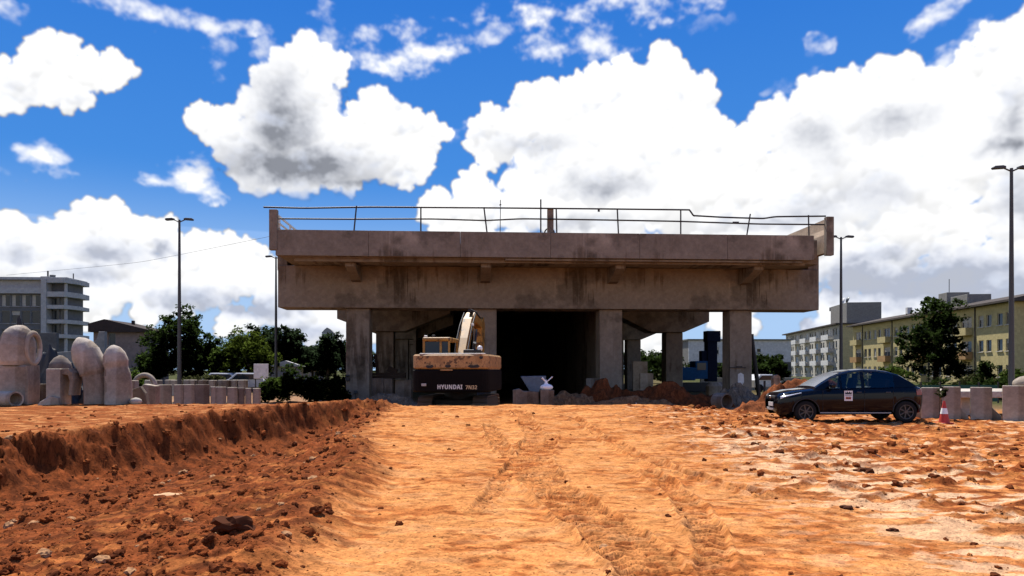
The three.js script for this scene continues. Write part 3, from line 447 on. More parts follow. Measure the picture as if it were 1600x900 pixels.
  part(boom, 'arm_cylinder', [rod([-0.29, 4.6, -3.8], [-0.29, 4.6, -5.6], 0.09, 12), rod([-0.29, 4.6, -5.6], [-0.29, 4.45, -6.9], 0.05, 12)], M.black);
  const arm = part(t, 'arm', [moved(prism([[6.4, 4.3], [7.0, 4.5], [7.3, 4.1], [6.9, 1.4], [6.6, 1.35], [6.3, 3.9]], 0.4, 0.02), 0, 0, 0, Math.PI / 2).translate(-0.49, 0, 0)], yellow);
  part(t, 'bucket', [moved(prism([[6.3, 1.6], [7.0, 1.5], [7.2, 0.7], [6.7, 0.1], [5.9, 0.1], [5.6, 0.5], [5.7, 0.55], [6.0, 0.25], [6.5, 0.3], [6.85, 0.8], [6.6, 1.3]], 1.1, 0.02), 0, 0, 0, Math.PI / 2).translate(-0.85, 0, 0)], M.black);
  part(arm, 'work_lamp', [bx(0.12, 0.12, 0.1, 0.02, 3.9, -2.9, 0.02)], std(lin(0.6, 0.6, 0.55), 0.3));
}
function stadium(half, r, n = 8) { const o = []; for (let i = 0; i <= n; i++) { const a = -Math.PI / 2 + Math.PI * i / n; o.push([half - r + r * Math.cos(a), r * Math.sin(a)]); } for (let i = 0; i <= n; i++) { const a = Math.PI / 2 + Math.PI * i / n; o.push([-(half - r) + r * Math.cos(a), r * Math.sin(a)]); } return o; }
function along(half, r, t) { const s = 2 * (half - r), L = 2 * s + 2 * Math.PI * r; let d = t * L; if (d < s) return [-s / 2 + d, -r, 0]; d -= s; if (d < Math.PI * r) { const a = -Math.PI / 2 + d / r; return [s / 2 + r * Math.cos(a), r * Math.sin(a), Math.PI / 2 - a - Math.PI]; } d -= Math.PI * r; if (d < s) return [s / 2 - d, r, 0]; d -= s; const a = Math.PI / 2 + d / r; return [-s / 2 + r * Math.cos(a), r * Math.sin(a), Math.PI / 2 - a]; }

// ---------------------------------------------------------------- black saloon car, nose to the left
{
  const cx = 7.5, cz = -21.6, t = thing('parked_car', 'black hatchback saloon car parked on the red earth beside the concrete barriers', 'car', [cx, 0.02, cz], -0.03);
  const paint = new THREE.MeshPhysicalMaterial({ color: lin(0.003, 0.0035, 0.006), roughness: 0.1, metalness: 0, specularIntensity: 0.45 });
  const dusty = std(lin(0.05, 0.028, 0.018), 0.9), trim = std(lin(0.012, 0.012, 0.012), 0.6), lamp = new THREE.MeshPhysicalMaterial({ color: lin(0.55, 0.57, 0.6), roughness: 0.15, clearcoat: 1 }), L = 4.06, HW = 0.85;
  const half = line([[0, 0.42], [0.03, 0.56], [0.12, 0.7], [0.3, 0.8], [0.6, HW], [3.4, HW], [3.8, 0.8], [3.98, 0.7], [L, 0.6]]);
  const belt = line([[0, 0.6], [0.04, 0.7], [0.16, 0.8], [0.5, 0.875], [1.05, 0.94], [2.2, 0.965], [3.4, 1.0], [3.85, 1.02], [4.0, 0.98], [L, 0.9]]);
  const bottom = line([[0, 0.34], [0.1, 0.2], [0.5, 0.2], [3.5, 0.22], [3.95, 0.27], [L, 0.42]]);
  const roof = line([[0.98, 0.95], [1.2, 1.1], [1.5, 1.28], [1.8, 1.405], [2.1, 1.475], [2.45, 1.505], [2.8, 1.495], [3.1, 1.45], [3.4, 1.35], [3.65, 1.19], [3.86, 1.02]]);
  const loft = (stations, section, skip) => { const rows = stations.map(section), n = rows[0].length, P = [], I = []; for (const r of rows) for (const p of r) P.push(...p); for (let i = 0; i < rows.length - 1; i++) for (let j = 0; j < n - 1; j++) { if (skip && skip(stations[i], stations[i + 1], j, n - 1)) continue; const a = i * n + j; I.push(a, a + 1, a + n, a + 1, a + n + 1, a + n); } const g = new THREE.BufferGeometry(); g.setAttribute('position', new THREE.Float32BufferAttribute(P, 3)); g.setIndex(I); g.computeVertexNormals(); return plain(toCreasedNormals(g, 0.7)); };
  const steps = (a, b, n) => Array.from({ length: n + 1 }, (_, i) => a + (b - a) * i / n);
  const side = (s, k) => { const h = half(s); const lo = bottom(s), up = belt(s); return [[h * 0.5, lo], [h * 0.93, lo + 0.02], [h * 0.985, lo + 0.14], [h, mix(lo, up, 0.45)], [h * 1.0, mix(lo, up, 0.72)], [h * 0.985, up - 0.1], [h * 0.95, up - 0.03], [h * 0.88, up], [h * 0.5, up + 0.028], [0, up + 0.036]]; };
  const wheelX = [0.74, 3.5], wheelR = 0.31;
  // body shell with wheel openings: the lower edge lifts over each wheel
  const arch = (s) => { let y = 0; for (const w of wheelX) { const d = Math.abs(s - w); if (d < 0.37) y = Math.max(y, wheelR + Math.sqrt(0.37 * 0.37 - d * d)); } return y; };
  const stations = [...new Set([...steps(0, 0.3, 8), ...steps(0.3, 4.06, 110), ...wheelX.flatMap((w) => [w - 0.37, w - 0.369, w + 0.369, w + 0.37])])].sort((a, b) => a - b);
  const shell = loft(stations, (s) => { const r = side(s); const a = arch(s); const q = r.map(([w, y], k) => [s, k >= 1 && k <= 4 ? Math.max(y, a + 0.004 * k) : y, w]); return [...q.map(([x, y, z]) => [x, y, z]), ...q.slice(0, -1).reverse().map(([x, y, z]) => [x, y, -z])]; });
  const wnd = (s) => { const r = roof(s), b = Math.min(belt(s), r), h = half(s); return { b, r, w0: h * 0.9, w1: mix(h * 0.9, h * 0.71, clamp((r - b) / 0.5)) }; };
  const panes = [[1.42, 1.7], [1.76, 2.3], [2.4, 3.2]];
  const cabin = loft([...new Set([...steps(0.98, 3.86, 60), ...panes.flat()])].sort((a, b) => a - b), (s) => { const { b, r, w0, w1 } = wnd(s), q = [[w0, b - 0.04], [mix(w0, w1, 0.5), mix(b, r, 0.5)], [mix(w0, w1, 0.9), mix(b, r, 0.86)], [w1 * 0.94, mix(b, r, 0.95)], [w1 * 0.8, mix(b, r, 0.985)], [w1 * 0.4, r + 0.006], [0, r + 0.012]]; return [...q.map(([w, y]) => [s, y, w]), ...q.slice(0, -1).reverse().map(([w, y]) => [s, y, -w])]; }, (a, b, j, n) => (j < 2 || j >= n - 2) && panes.some(([p, q]) => a >= p - 1e-6 && b <= q + 1e-6));
  const body = part(t, 'body', [shell, cabin, span(0.25, 3.9, 0.24, 0.7, -0.55, 0.55)], paint);
  // glass set on the cabin's skin
  const onSide = (s, k, sz, out) => { const { b, r, w0, w1 } = wnd(s); return [s, mix(b, r, k), sz * (mix(w0, w1, k) + out)]; };
  const glaze = (s0, s1, k0, k1, sz) => { const P = [], n = 10, I = [], m = 3; for (let i = 0; i <= n; i++) for (let j = 0; j <= m; j++) { const s = mix(s0, s1, i / n), top = Math.min(k1(s), 0.84), low = k0; P.push(...onSide(s, mix(low, Math.max(low + 0.01, top), j / m), sz, 0.008)); } for (let i = 0; i < n; i++) for (let j = 0; j < m; j++) { const a = i * (m + 1) + j; I.push(...(sz > 0 ? [a, a + m + 1, a + 1, a + 1, a + m + 1, a + m + 2] : [a, a + 1, a + m + 1, a + 1, a + m + 2, a + m + 1])); } const g = new THREE.BufferGeometry(); g.setAttribute('position', new THREE.Float32BufferAttribute(P, 3)); g.setIndex(I); g.computeVertexNormals(); return plain(g); };
  const clearGlass = new THREE.MeshPhysicalMaterial({ color: lin(0.5, 0.55, 0.53), roughness: 0, transmission: 1, thickness: 0 });
  const winGlass = new THREE.MeshPhysicalMaterial({ color: lin(0.02, 0.022, 0.022), roughness: 0.04, ior: 1.5 });
  for (const sz of [1, -1]) for (const [s0, s1] of panes) part(t, 'side_window', [glaze(s0, s1, 0.0, () => 0.84, sz)], clearGlass);
  for (const sz of [1, -1]) part(t, 'front_seat', [bx(0.14, 0.42, 0.4, 2.2, 1.05, sz * 0.36, 0.05, 0, 0, -0.2), bx(0.1, 0.16, 0.24, 2.28, 1.3, sz * 0.36, 0.04, 0, 0, -0.2)], M.rubber);
  part(t, 'rear_seat', [bx(0.14, 0.3, 1.2, 3.1, 1.08, 0, 0.05, 0, 0, -0.25)], M.rubber);
  const screen = (s0, s1, k) => { const g = loft(steps(s0, s1, 10), (s) => { const { r, w1, b, w0 } = wnd(s), w = Math.min(w1, w0) * k; return [[s, r - 0.02 * 0 + 0.002, w * 0.95], [s, r + 0.012, w * 0.6], [s, r + 0.018, 0], [s, r + 0.012, -w * 0.6], [s, r + 0.002, -w * 0.95]]; }); return g; };
  part(t, 'windscreen', [screen(1.06, 1.78, 0.86)], new THREE.MeshPhysicalMaterial({ color: lin(0.3, 0.33, 0.36), roughness: 0.12, clearcoat: 1, ior: 2.33 })); part(t, 'rear_window', [screen(3.16, 3.74, 0.84)], winGlass);  // windscreen base colour lightened to mimic a bright sky reflection
  for (const w of wheelX) for (const sz of [1, -1]) {
    const wheel = new THREE.Group(); wheel.name = 'wheel'; wheel.position.set(w, wheelR, sz * 0.74); t.add(wheel);
    part(wheel, 'tyre', [plain(new THREE.LatheGeometry([[0.2, -0.1], [0.27, -0.11], [0.3, -0.08], [0.31, 0], [0.3, 0.08], [0.27, 0.11], [0.2, 0.1]].map((p) => new THREE.Vector2(...p)), 36).rotateX(Math.PI / 2))], M.rubber);
    const rim = part(wheel, 'rim', [plain(new THREE.TorusGeometry(0.195, 0.018, 8, 36).translate(0, 0, sz * 0.085)), ...Array.from({ length: 7 }, (_, k) => bx(0.19, 0.035, 0.03, 0.1, 0, 0, 0.008).rotateZ(k / 7 * Math.PI * 2).translate(0, 0, sz * 0.08)), plain(new THREE.CylinderGeometry(0.045, 0.05, 0.03, 16).rotateX(Math.PI / 2).translate(0, 0, sz * 0.085))], std(lin(0.09, 0.075, 0.065), 0.5, { metalness: 0.4 }));
    part(wheel, 'brake_disc', [plain(new THREE.CylinderGeometry(0.19, 0.19, 0.02, 24).rotateX(Math.PI / 2).translate(0, 0, sz * 0.02))], M.black);
    part(t, 'wheel_arch', [plain(new THREE.TorusGeometry(0.365, 0.018, 6, 24, Math.PI).translate(w, wheelR, sz * (half(w) - 0.005)))], trim);
  }
  for (const sz of [1, -1]) {
    part(t, 'headlight', [loft(steps(0.1, 0.62, 12), (s) => { const h = half(s), k = (s - 0.1) / 0.52, y1 = mix(0.74, 0.85, k), y0 = mix(0.66, 0.83, Math.pow(k, 0.7)); return [[s - 0.012, y0, sz * (h * 1.0 + 0.006)], [s - 0.012, mix(y0, y1, 0.6), sz * (h * 0.99 + 0.008)], [s - 0.006, y1, sz * (h * 0.955)]]; })], lamp);
    part(t, 'tail_light', [loft(steps(3.8, 4.02, 6), (s) => { const h = half(s); return [[s, 0.78, sz * (h + 0.008)], [s, 0.86, sz * (h * 0.995 + 0.008)], [s, 0.945, sz * (h * 0.96 + 0.008)]]; })], new THREE.MeshPhysicalMaterial({ color: lin(0.2, 0.01, 0.012), roughness: 0.35 }));
    part(t, 'mirror', [bx(0.12, 0.1, 0.2, 1.44, 1.03, sz * 0.92, 0.03)], paint);
    part(t, 'sill_trim', [bx(1.95, 0.028, 0.02, 2.1, 0.285, sz * 0.845)], std(lin(0.3, 0.3, 0.3), 0.4));
    for (const [x, vert] of [[2.2, 0], [3.0, 1]]) part(t, 'door_handle', [bx(0.14, 0.025, 0.03, x, 0.86, sz * 0.85, 0.01)], std(lin(0.05, 0.05, 0.055), 0.3));
    part(t, 'fog_lamp', [plain(new THREE.SphereGeometry(0.055, 12, 8).scale(0.5, 1, 1).translate(0.2, 0.4, sz * 0.68))], lamp);
  }
  for (const s of [1.2, 2.35, 3.14]) part(t, 'door_gap', [bx(0.008, 0.6, 0.006, s, 0.6, 0.852), bx(0.008, 0.6, 0.006, s, 0.6, -0.852)].slice(0, 1), M.black);
  part(t, 'grille', [bx(0.05, 0.12, 0.75, 0.045, 0.68, 0, 0.02)], M.black); part(t, 'badge', [plain(new THREE.SphereGeometry(0.045, 12, 8).scale(0.4, 1, 1).translate(0.015, 0.7, 0))], M.chrome);
  part(t, 'number_plate', [bx(0.02, 0.12, 0.4, 0.0, 0.5, 0.1, 0.005)], std(lin(0.4, 0.4, 0.4), 0.5)); part(t, 'bumper_grille', [bx(0.03, 0.08, 0.6, 0.02, 0.36, 0, 0.01)], std(lin(0.25, 0.25, 0.25), 0.6));
  // printed sheet stuck on the front door
  const cv = document.createElement('canvas'); cv.width = 96; cv.height = 112; const k = cv.getContext('2d'); k.fillStyle = '#e9e9e9'; k.fillRect(0, 0, 96, 112); k.fillStyle = '#1d2733'; k.beginPath(); k.moveTo(10, 6); k.lineTo(22, 26); k.lineTo(34, 6); k.lineTo(48, 24); k.lineTo(62, 6); k.lineTo(74, 26); k.lineTo(86, 6); k.lineTo(86, 40); k.lineTo(10, 40); k.fill(); k.fillStyle = '#8b8f95'; k.fillRect(8, 46, 80, 8); k.fillRect(14, 58, 68, 5); k.fillStyle = '#a5482e'; k.fillRect(16, 70, 64, 26); k.fillStyle = '#3a3a3a'; k.fillRect(26, 76, 18, 14); k.fillRect(54, 76, 16, 14);
  const ct = new THREE.CanvasTexture(cv); ct.colorSpace = THREE.SRGBColorSpace;
  part(t, 'door_sticker', [plain(new THREE.PlaneGeometry(0.23, 0.28).translate(1.9, 0.76, 0.862))], std(lin(0.9, 0.9, 0.9), 0.6, { map: ct }), 'white printed sheet with dark and red marks on the door');
}

// ---------------------------------------------------------------- traffic cone and small plant
{
  const x = 12.05, z = -20.7, t = thing('traffic_cone', 'red traffic cone with a white band standing behind the car', 'cone', [x, groundY(x, z) + 0.01, z]); t.scale.setScalar(0.88);
  const red = std(lin(0.42, 0.03, 0.02), 0.6);
  part(t, 'base', [bx(0.4, 0.04, 0.4, 0, 0.02, 0, 0.012)], red); part(t, 'cone', [plain(new THREE.CylinderGeometry(0.03, 0.16, 0.68, 24).translate(0, 0.38, 0))], red); part(t, 'band', [plain(new THREE.CylinderGeometry(0.079, 0.113, 0.18, 24, 1, true).translate(0, 0.4, 0))], std(lin(0.8, 0.78, 0.75), 0.5));
}

// ---------------------------------------------------------------- barrier pieces
const barrierGeo = (w, h, d, foot, side = 1) => [bx(w, h, 0.22, 0, h / 2, 0, 0.02), moved(prism([[-w / 2, 0], [w / 2 + foot, 0], [w / 2 + foot, h * 0.12], [w / 2 - 0.04, h * 0.42], [w / 2 - 0.06, h * 0.985], [-w / 2 + 0.04, h * 0.985]], d, 0.015), 0, 0, -0.11 - d).scale(side, 1, 1)];
const flipFix = (g) => { if (!g.index) { const p = g.attributes.position, n = g.attributes.normal; for (let i = 0; i < p.count; i += 3) for (const a of [p, n]) { const t = [a.getX(i + 1), a.getY(i + 1), a.getZ(i + 1)]; a.setXYZ(i + 1, a.getX(i + 2), a.getY(i + 2), a.getZ(i + 2)); a.setXYZ(i + 2, ...t); } } return g; };
function barrier(X, D, w, h, d, foot, turn, mat, label, group, side = 1) {
  const x = atX(X, D), g = barrierGeo(w, h, d, foot, side); if (side < 0) flipFix(g[1]);
  return solo('concrete_barrier', g, mat, label, 'barrier', [x, groundY(x, -D) - 0.02, -D], turn - Math.atan2(x, D), group);
}
barrier(1454, 22.8, 0.5, 0.97, 0.5, 0.22, -0.05, M.precast, 'concrete barrier section half hidden behind the car tail', undefined, -1);
barrier(1486, 22.4, 0.5, 1.0, 0.5, 0.2, 0.02, M.precast, 'concrete barrier section directly behind the red traffic cone');
barrier(1533, 22.3, 0.56, 1.0, 0.5, 0.24, 0.0, M.precast, 'concrete barrier section standing apart in front of the pale flat slab');
barrier(1586, 21.6, 0.62, 1.06, 0.5, 0.16, 0.03, M.precast, 'tallest concrete barrier section beside the tall lamp post');
barrier(1640, 22.6, 0.56, 1.0, 0.5, 0.24, 0.03, M.precast, 'concrete barrier section last in its row past the tall lamp post');
{ const x = atX(1533, 22.18), y = groundY(x, -22.3); }
solo('concrete_slab', [bx(4.6, 0.22, 3.4, 0, 0.72, 0, 0.03), bx(0.3, 0.66, 2.8, -1.9, 0.3, 0, 0.02), bx(0.3, 0.66, 2.8, 1.9, 0.3, 0, 0.02)], M.precastPale, 'pale flat concrete slab on low supports behind the barrier sections', 'slab', [atX(1550, 26), groundY(atX(1550, 26), -26), -26], 0.05);
solo('concrete_lump', [plain(new THREE.IcosahedronGeometry(0.35, 2).scale(1.2, 0.7, 1))], M.precastPale, 'rounded pale concrete lump resting on the tallest barrier section', 'rubble', [atX(1612, 21.9), groundY(atX(1600, 21.9), -21.9) + 1.1, -22.05]);

// ---------------------------------------------------------------- precast pipe pieces on the terrace
function sweep(pts, radii, wall, seg = 30, rad = 28, flat = 1) {  // thick-walled tube along a curve; radii along it
  const curve = new THREE.CatmullRomCurve3(pts.map((p) => new THREE.Vector3(...p))), rAt = line(radii), P = [], I = [], up = new THREE.Vector3(0, 0, 1);
  for (let k = 0; k < 2; k++) for (let i = 0; i <= seg; i++) {
    const u = i / seg, c = curve.getPointAt(u), t = curve.getTangentAt(u), side = new THREE.Vector3().crossVectors(t, up).normalize(), other = new THREE.Vector3().crossVectors(side, t).normalize(), r = Math.max(0.02, rAt(u) - (k ? wall : 0));
    for (let j = 0; j < rad; j++) { const a = j / rad * Math.PI * 2 * (k ? -1 : 1); P.push(c.x + r * (Math.cos(a) * side.x + Math.sin(a) * other.x * flat), c.y + r * (Math.cos(a) * side.y + Math.sin(a) * other.y * flat), c.z + r * (Math.cos(a) * side.z + Math.sin(a) * other.z * flat)); }
  }
  const row = (k, i) => (k * (seg + 1) + i) * rad;
  for (let k = 0; k < 2; k++) for (let i = 0; i < seg; i++) for (let j = 0; j < rad; j++) { const a = row(k, i) + j, b = row(k, i) + (j + 1) % rad, c = row(k, i + 1) + j, d = row(k, i + 1) + (j + 1) % rad; I.push(a, b, c, b, d, c); }
  for (const i of [0, seg]) for (let j = 0; j < rad; j++) { const a = row(0, i) + j, b = row(0, i) + (j + 1) % rad, c = row(1, i) + (rad - j) % rad, d = row(1, i) + (rad - j - 1 + rad) % rad; i ? I.push(a, b, c, b, d, c) : I.push(a, c, b, b, c, d); }
  const g = new THREE.BufferGeometry(); g.setAttribute('position', new THREE.Float32BufferAttribute(P, 3)); g.setIndex(I); g.computeVertexNormals(); return metric(toCreasedNormals(g, 0.9));
}
const stand = (X, D) => { const x = atX(X, D); return [x, groundY(x, -D) - 0.02, -D]; };
{
  const pre = M.precast;
  solo('pipe_section', [moved(prism([[-0.43, 0], [0.4, 0], [0.42, 0.6], [0.4, 1.22], [-0.38, 1.24], [-0.42, 0.7]], 0.8, 0.05), 0, 0, -0.4)], pre, 'upright concrete block under the hooded pipe elbow on the terrace', 'pipe', stand(31, 23), 0.1);
  solo('pipe_elbow', [sweep([[-0.08, 0, 0], [-0.08, 0.4, 0], [-0.02, 0.85, 0], [0.12, 1.22, 0]], [[0, 0.46], [0.1, 0.5], [0.5, 0.5], [0.72, 0.44], [0.86, 0.33], [0.95, 0.2], [1, 0.05]], 0.04, 40), moved(plain(new THREE.TorusGeometry(0.36, 0.07, 12, 32).scale(1, 1.3, 1)), 0.36, 0.52, 0, Math.PI / 2 - 0.25)], pre, 'hooded concrete pipe elbow set on top of an upright block', 'pipe', [atX(31, 23), stand(31, 23)[1] + 1.23, -23], 0.3);
  solo('pipe_section', [sweep([[-0.7, 0.22, 0], [0.25, 0.22, 0.08]], [[0, 0.22], [1, 0.23]], 0.05)], pre, 'short concrete pipe lying on its side with its open end showing', 'pipe', stand(20, 22.2), -0.35);
  solo('culvert_piece', [bx(0.44, 1.12, 0.6, -0.16, 0.56, 0, 0.03), moved(prism([[0.0, 1.12], [0.22, 1.13], [0.36, 1.0], [0.4, 0.8], [0.34, 0.3], [0.24, 0.3], [0.28, 0.75], [0.22, 0.92], [0.0, 0.95]], 0.5, 0.015), 0, 0, -0.3)], pre, 'concrete culvert piece with an arched right edge on the terrace', 'culvert', stand(100, 22.9), 0.02);
  solo('pipe_elbow', [sweep([[0.25, 0, 0], [0.25, 0.55, 0], [0.18, 1.05, 0], [-0.08, 1.55, 0], [-0.38, 2.1, 0]], [[0, 0.38], [0.42, 0.4], [0.46, 0.46], [0.75, 0.45], [0.87, 0.36], [0.95, 0.22], [1, 0.05]], 0.04, 44)], pre, 'tall bent concrete pipe elbow leaning over the arched culvert piece', 'pipe', stand(139, 23.2), 0).scale.set(0.92, 1, 0.92);
  solo('pipe_section', [sweep([[0.02, 0, 0], [0.02, 0.6, 0], [-0.05, 1.2, 0], [-0.16, 1.86, 0]], [[0, 0.45], [0.5, 0.42], [0.62, 0.37], [0.72, 0.41], [0.85, 0.35], [0.95, 0.22], [1, 0.05]], 0.04, 44)], pre, 'bell-shaped concrete pipe section right of the tall bent elbow', 'pipe', stand(184, 23.1), 0.2).scale.set(0.9, 1, 0.9);
  solo('pipe_section', [sweep([[0, 0, 0], [0, 1.2, 0], [0.02, 2.0, 0]], [[0, 0.34], [0.7, 0.38], [0.86, 0.33], [0.95, 0.2], [1, 0.05]], 0.04, 40)], M.precastDark, 'round-topped grey pipe section standing behind the arched culvert piece', 'pipe', stand(94, 25.4), 0);
  solo('broken_slab', [moved(prism([[-0.3, 0], [0.3, 0.02], [0.28, 0.24], [0.05, 0.3], [-0.22, 0.12]], 0.4, 0.02), 0, 0, -0.2)], pre, 'small broken concrete slab lying by the arched culvert piece', 'rubble', stand(78, 22.6), 0.3);
  solo('loose_panel', [bx(0.7, 0.72, 0.16, 0, 0.36, 0, 0.02)], M.precastDark, 'low grey concrete panel behind the broken slab', 'panel', stand(66, 23.6), 0.1);
  solo('loose_panel', [bx(0.34, 1.1, 0.3, 0, 0.55, 0, 0.03)], pre, 'narrow upright concrete panel behind the bell-shaped pipe section', 'panel', stand(206, 25.0), -0.2);
  { const g = new THREE.TorusGeometry(0.4, 0.09, 12, 32).scale(0.85, 1, 1.6); solo('pipe_ring', [plain(g.translate(0, 0.95, 0)), bx(0.5, 0.5, 0.5, 0, 0.25, -0.05, 0.03)], M.precastPale, 'pale concrete pipe ring propped upright on a block', 'pipe', stand(226, 26), 0.15); }
  solo('broken_slab', [moved(prism([[-0.28, 0], [0.3, 0], [0.2, 0.5], [0.05, 0.72], [-0.2, 0.62]], 0.3, 0.02), 0, 0, -0.15)], M.precastDark, 'dark broken concrete wedge leaning below the pipe ring', 'rubble', stand(218, 24), 0.2);
  solo('concrete_chip', [plain(new THREE.IcosahedronGeometry(0.16, 1).scale(1.2, 0.8, 1).translate(0, 0.1, 0))], M.precastPale, 'small pale chip of concrete in front of the dark wedge', 'rubble', stand(212, 23), 0);
  solo('loose_panel', [moved(prism([[-0.3, 0], [0.3, 0], [0.3, 0.95], [-0.1, 1.02], [-0.3, 0.8]], 0.4, 0.02), 0, 0, -0.2)], pre, 'slant-topped concrete panel next to the pipe ring', 'panel', stand(233, 25.4), 0.05);
}
{ // receding row of barrier sections along the terrace edge
  const row = [[252, 27.0, 0.74], [279, 27.2, 0.34], [295, 27.4, 0.42], [316, 27.6, 0.54], [333, 27.8, 0.18], [345, 28.0, 0.4], [363, 28.3, 0.4], [377, 28.6, 0.26], [388, 28.9, 0.24], [401, 29.2, 0.32]];
  row.forEach(([X, D, w], k) => barrier(X, D, w * 0.93, k < 4 ? 1.0 : 0.92, 0.3, k % 3 === 2 ? 0.14 : 0.06, 0.05 * ((k * 7) % 5 - 2), k % 4 === 3 ? M.precastDark : M.precast, k % 4 === 3 ? 'greyer concrete barrier section in the row along the terrace edge' : 'pinkish concrete barrier section in the row along the terrace edge', k % 4 === 3 ? 'grey barrier sections in the terrace row' : 'pinkish barrier sections in the terrace row'));
  const far = [[240, 1.6, 0], [262, 0.8, 0], [276, 0.9, 0], [292, 0.9, 1], [303, 0.5, 1], [318, 0.9, 2], [333, 0.7, 1], [341, 0.6, 1], [352, 0.7, 2], [362, 0.7, 1], [374, 0.9, 1]];
  far.forEach(([X, w, m]) => { const x = atX(X, 44); solo('storage_block', [bx(w * 0.55, 0.95, 0.5, 0, 0.47, 0, 0.04)], [M.precast, M.precastPale, M.precastDark][m], ['pinkish concrete block in the far row under the trees', 'whitish concrete block in the far row under the trees', 'dark grey concrete block in the far row under the trees'][m], 'block', [x, groundY(x, -44) - 0.02, -44 - (X % 3) * 0.3], 0.1 * ((X % 5) - 2), ['pinkish blocks in the far row', 'whitish blocks in the far row', 'dark blocks in the far row'][m]); });
}
// heaps: rounded, uneven solids of earth, sand or sheeting
function heap(name, label, cat, X, D, w, h, d, mat, seed, peak = 1.4, base) {
  const n = 40, P = [], I = [], U = [], cx = atX(X, D), nz = createNoise2D(rng(seed));
  for (let j = 0; j <= n; j++) for (let i = 0; i <= n; i++) { const u = i / n * 2 - 1, v = j / n * 2 - 1, r = Math.hypot(u, v), a = 1 - 0.16 * nz(u * 1.2, v * 1.2); let y = Math.pow(Math.max(0, 1 - r / a), peak === 1.4 ? 1.05 : peak); y = y * h * (1 + 0.42 * nz(u * 2.1 + 4, v * 2.1)) + 0.07 * h * nz(u * 6, v * 6) + 0.04 * h * nz(u * 15, v * 15); if (r > a) y = -0.12; P.push(u * w / 2, y, v * d / 2); U.push(u * w / 2, v * d / 2); }
  for (let j = 0; j < n; j++) for (let i = 0; i < n; i++) { const a = j * (n + 1) + i; I.push(a, a + n + 1, a + 1, a + 1, a + n + 1, a + n + 2); }
  const g = new THREE.BufferGeometry(); g.setAttribute('position', new THREE.Float32BufferAttribute(P, 3)); g.setAttribute('uv', new THREE.Float32BufferAttribute(U, 2)); g.setIndex(I); g.computeVertexNormals();
  return solo(name, g, mat, label, cat, [cx, base ?? groundY(cx, -D) - 0.03, -D], 0);
}
const earthMap = texture(256, (i, x, y) => { const k = y * 2 * 512 + x * 2, b = 0.75 + 0.5 * (F2[k] - 0.5) + 0.5 * (F3[k] - 0.5); return [b, b, b]; }, true);
const earth = (r, g, b) => std(lin(r, g, b), 1, { map: every(earthMap, 1.4), bumpMap: every(concreteBump, 0.8), bumpScale: 0.03 });
heap('earth_mound', 'sunlit mound of red earth behind the nose of the black car', 'mound', 1262, 27.5, 5.8, 1.5, 4, earth(0.28, 0.085, 0.028), 3);
const redEarth = earth(0.2, 0.062, 0.022), sandy = earth(0.3, 0.165, 0.085), stony = earth(0.28, 0.215, 0.155);
heap('earth_mound', 'pointed mound of earth at the foot of the third front column', 'mound', 942, 34.6, 4.0, 1.45, 2.8, redEarth, 4, 0.8);
heap('earth_mound', 'broad mound of earth in the viaduct shade right of the third column', 'mound', 1050, 34.4, 6.2, 1.2, 3.0, redEarth, 5, 0.65);
heap('sand_mound', 'low spread of sand in the shade between the two earth mounds', 'mound', 985, 33.2, 5.4, 0.7, 2.2, sandy, 6, 0.6);
heap('sand_mound', 'low bank of sand left of the pointed earth mound', 'mound', 888, 34.2, 5.0, 0.85, 2.4, sandy, 8, 0.55);
heap('gravel_mound', 'grey gravel pile against the foot of the right-hand column', 'mound', 1152, 35.6, 2.6, 0.95, 1.8, stony, 9, 0.6);
heap('gravel_mound', 'rubble pile left of the excavator in the shade', 'mound', 606, 36.5, 5.0, 0.7, 2, stony, 10, 0.55);
heap('plastic_sheeting', 'black plastic sheeting heaped behind the concrete pipe pieces', 'sheeting', 82, 26.2, 3.4, 2.1, 2.0, std(lin(0.008, 0.008, 0.009), 0.55), 12, 0.8);
heap('plastic_sheeting', 'peak of black sheeting behind the hooded pipe elbow', 'sheeting', 27, 24.6, 1.5, 2.75, 1.2, std(lin(0.008, 0.008, 0.009), 0.55), 13, 0.8);
heap('plastic_sheeting', 'low black sheeting between the bell-shaped pipe and its neighbours', 'sheeting', 165, 25.4, 1.6, 1.9, 1.2, std(lin(0.008, 0.008, 0.009), 0.55), 14, 0.7);

// ---------------------------------------------------------------- things in the shade of the viaduct
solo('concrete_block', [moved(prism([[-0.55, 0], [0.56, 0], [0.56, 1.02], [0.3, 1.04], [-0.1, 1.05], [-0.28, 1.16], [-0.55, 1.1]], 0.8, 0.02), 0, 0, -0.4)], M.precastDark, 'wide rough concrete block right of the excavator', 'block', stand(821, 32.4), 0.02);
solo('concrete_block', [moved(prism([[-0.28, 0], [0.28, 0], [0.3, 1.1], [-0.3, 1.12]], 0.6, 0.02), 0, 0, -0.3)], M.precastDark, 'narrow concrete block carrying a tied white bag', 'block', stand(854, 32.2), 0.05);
solo('plastic_bag', [plain(new THREE.SphereGeometry(0.28, 20, 12).scale(1, 0.55, 0.8).translate(0, 0.1, 0)), plain(new THREE.ConeGeometry(0.14, 0.3, 12).translate(-0.02, 0.3, 0)), rod([-0.03, 0.34, 0], [-0.2, 0.52, 0], 0.035, 6, 0.05), rod([0, 0.34, 0], [0.26, 0.56, 0], 0.02, 6, 0.03)], std(lin(0.85, 0.85, 0.85), 0.5), 'tied white plastic bag lying on the narrow concrete block', 'bag', [stand(854, 32.2)[0], stand(854, 32.2)[1] + 1.11, -32.2], 0.1);
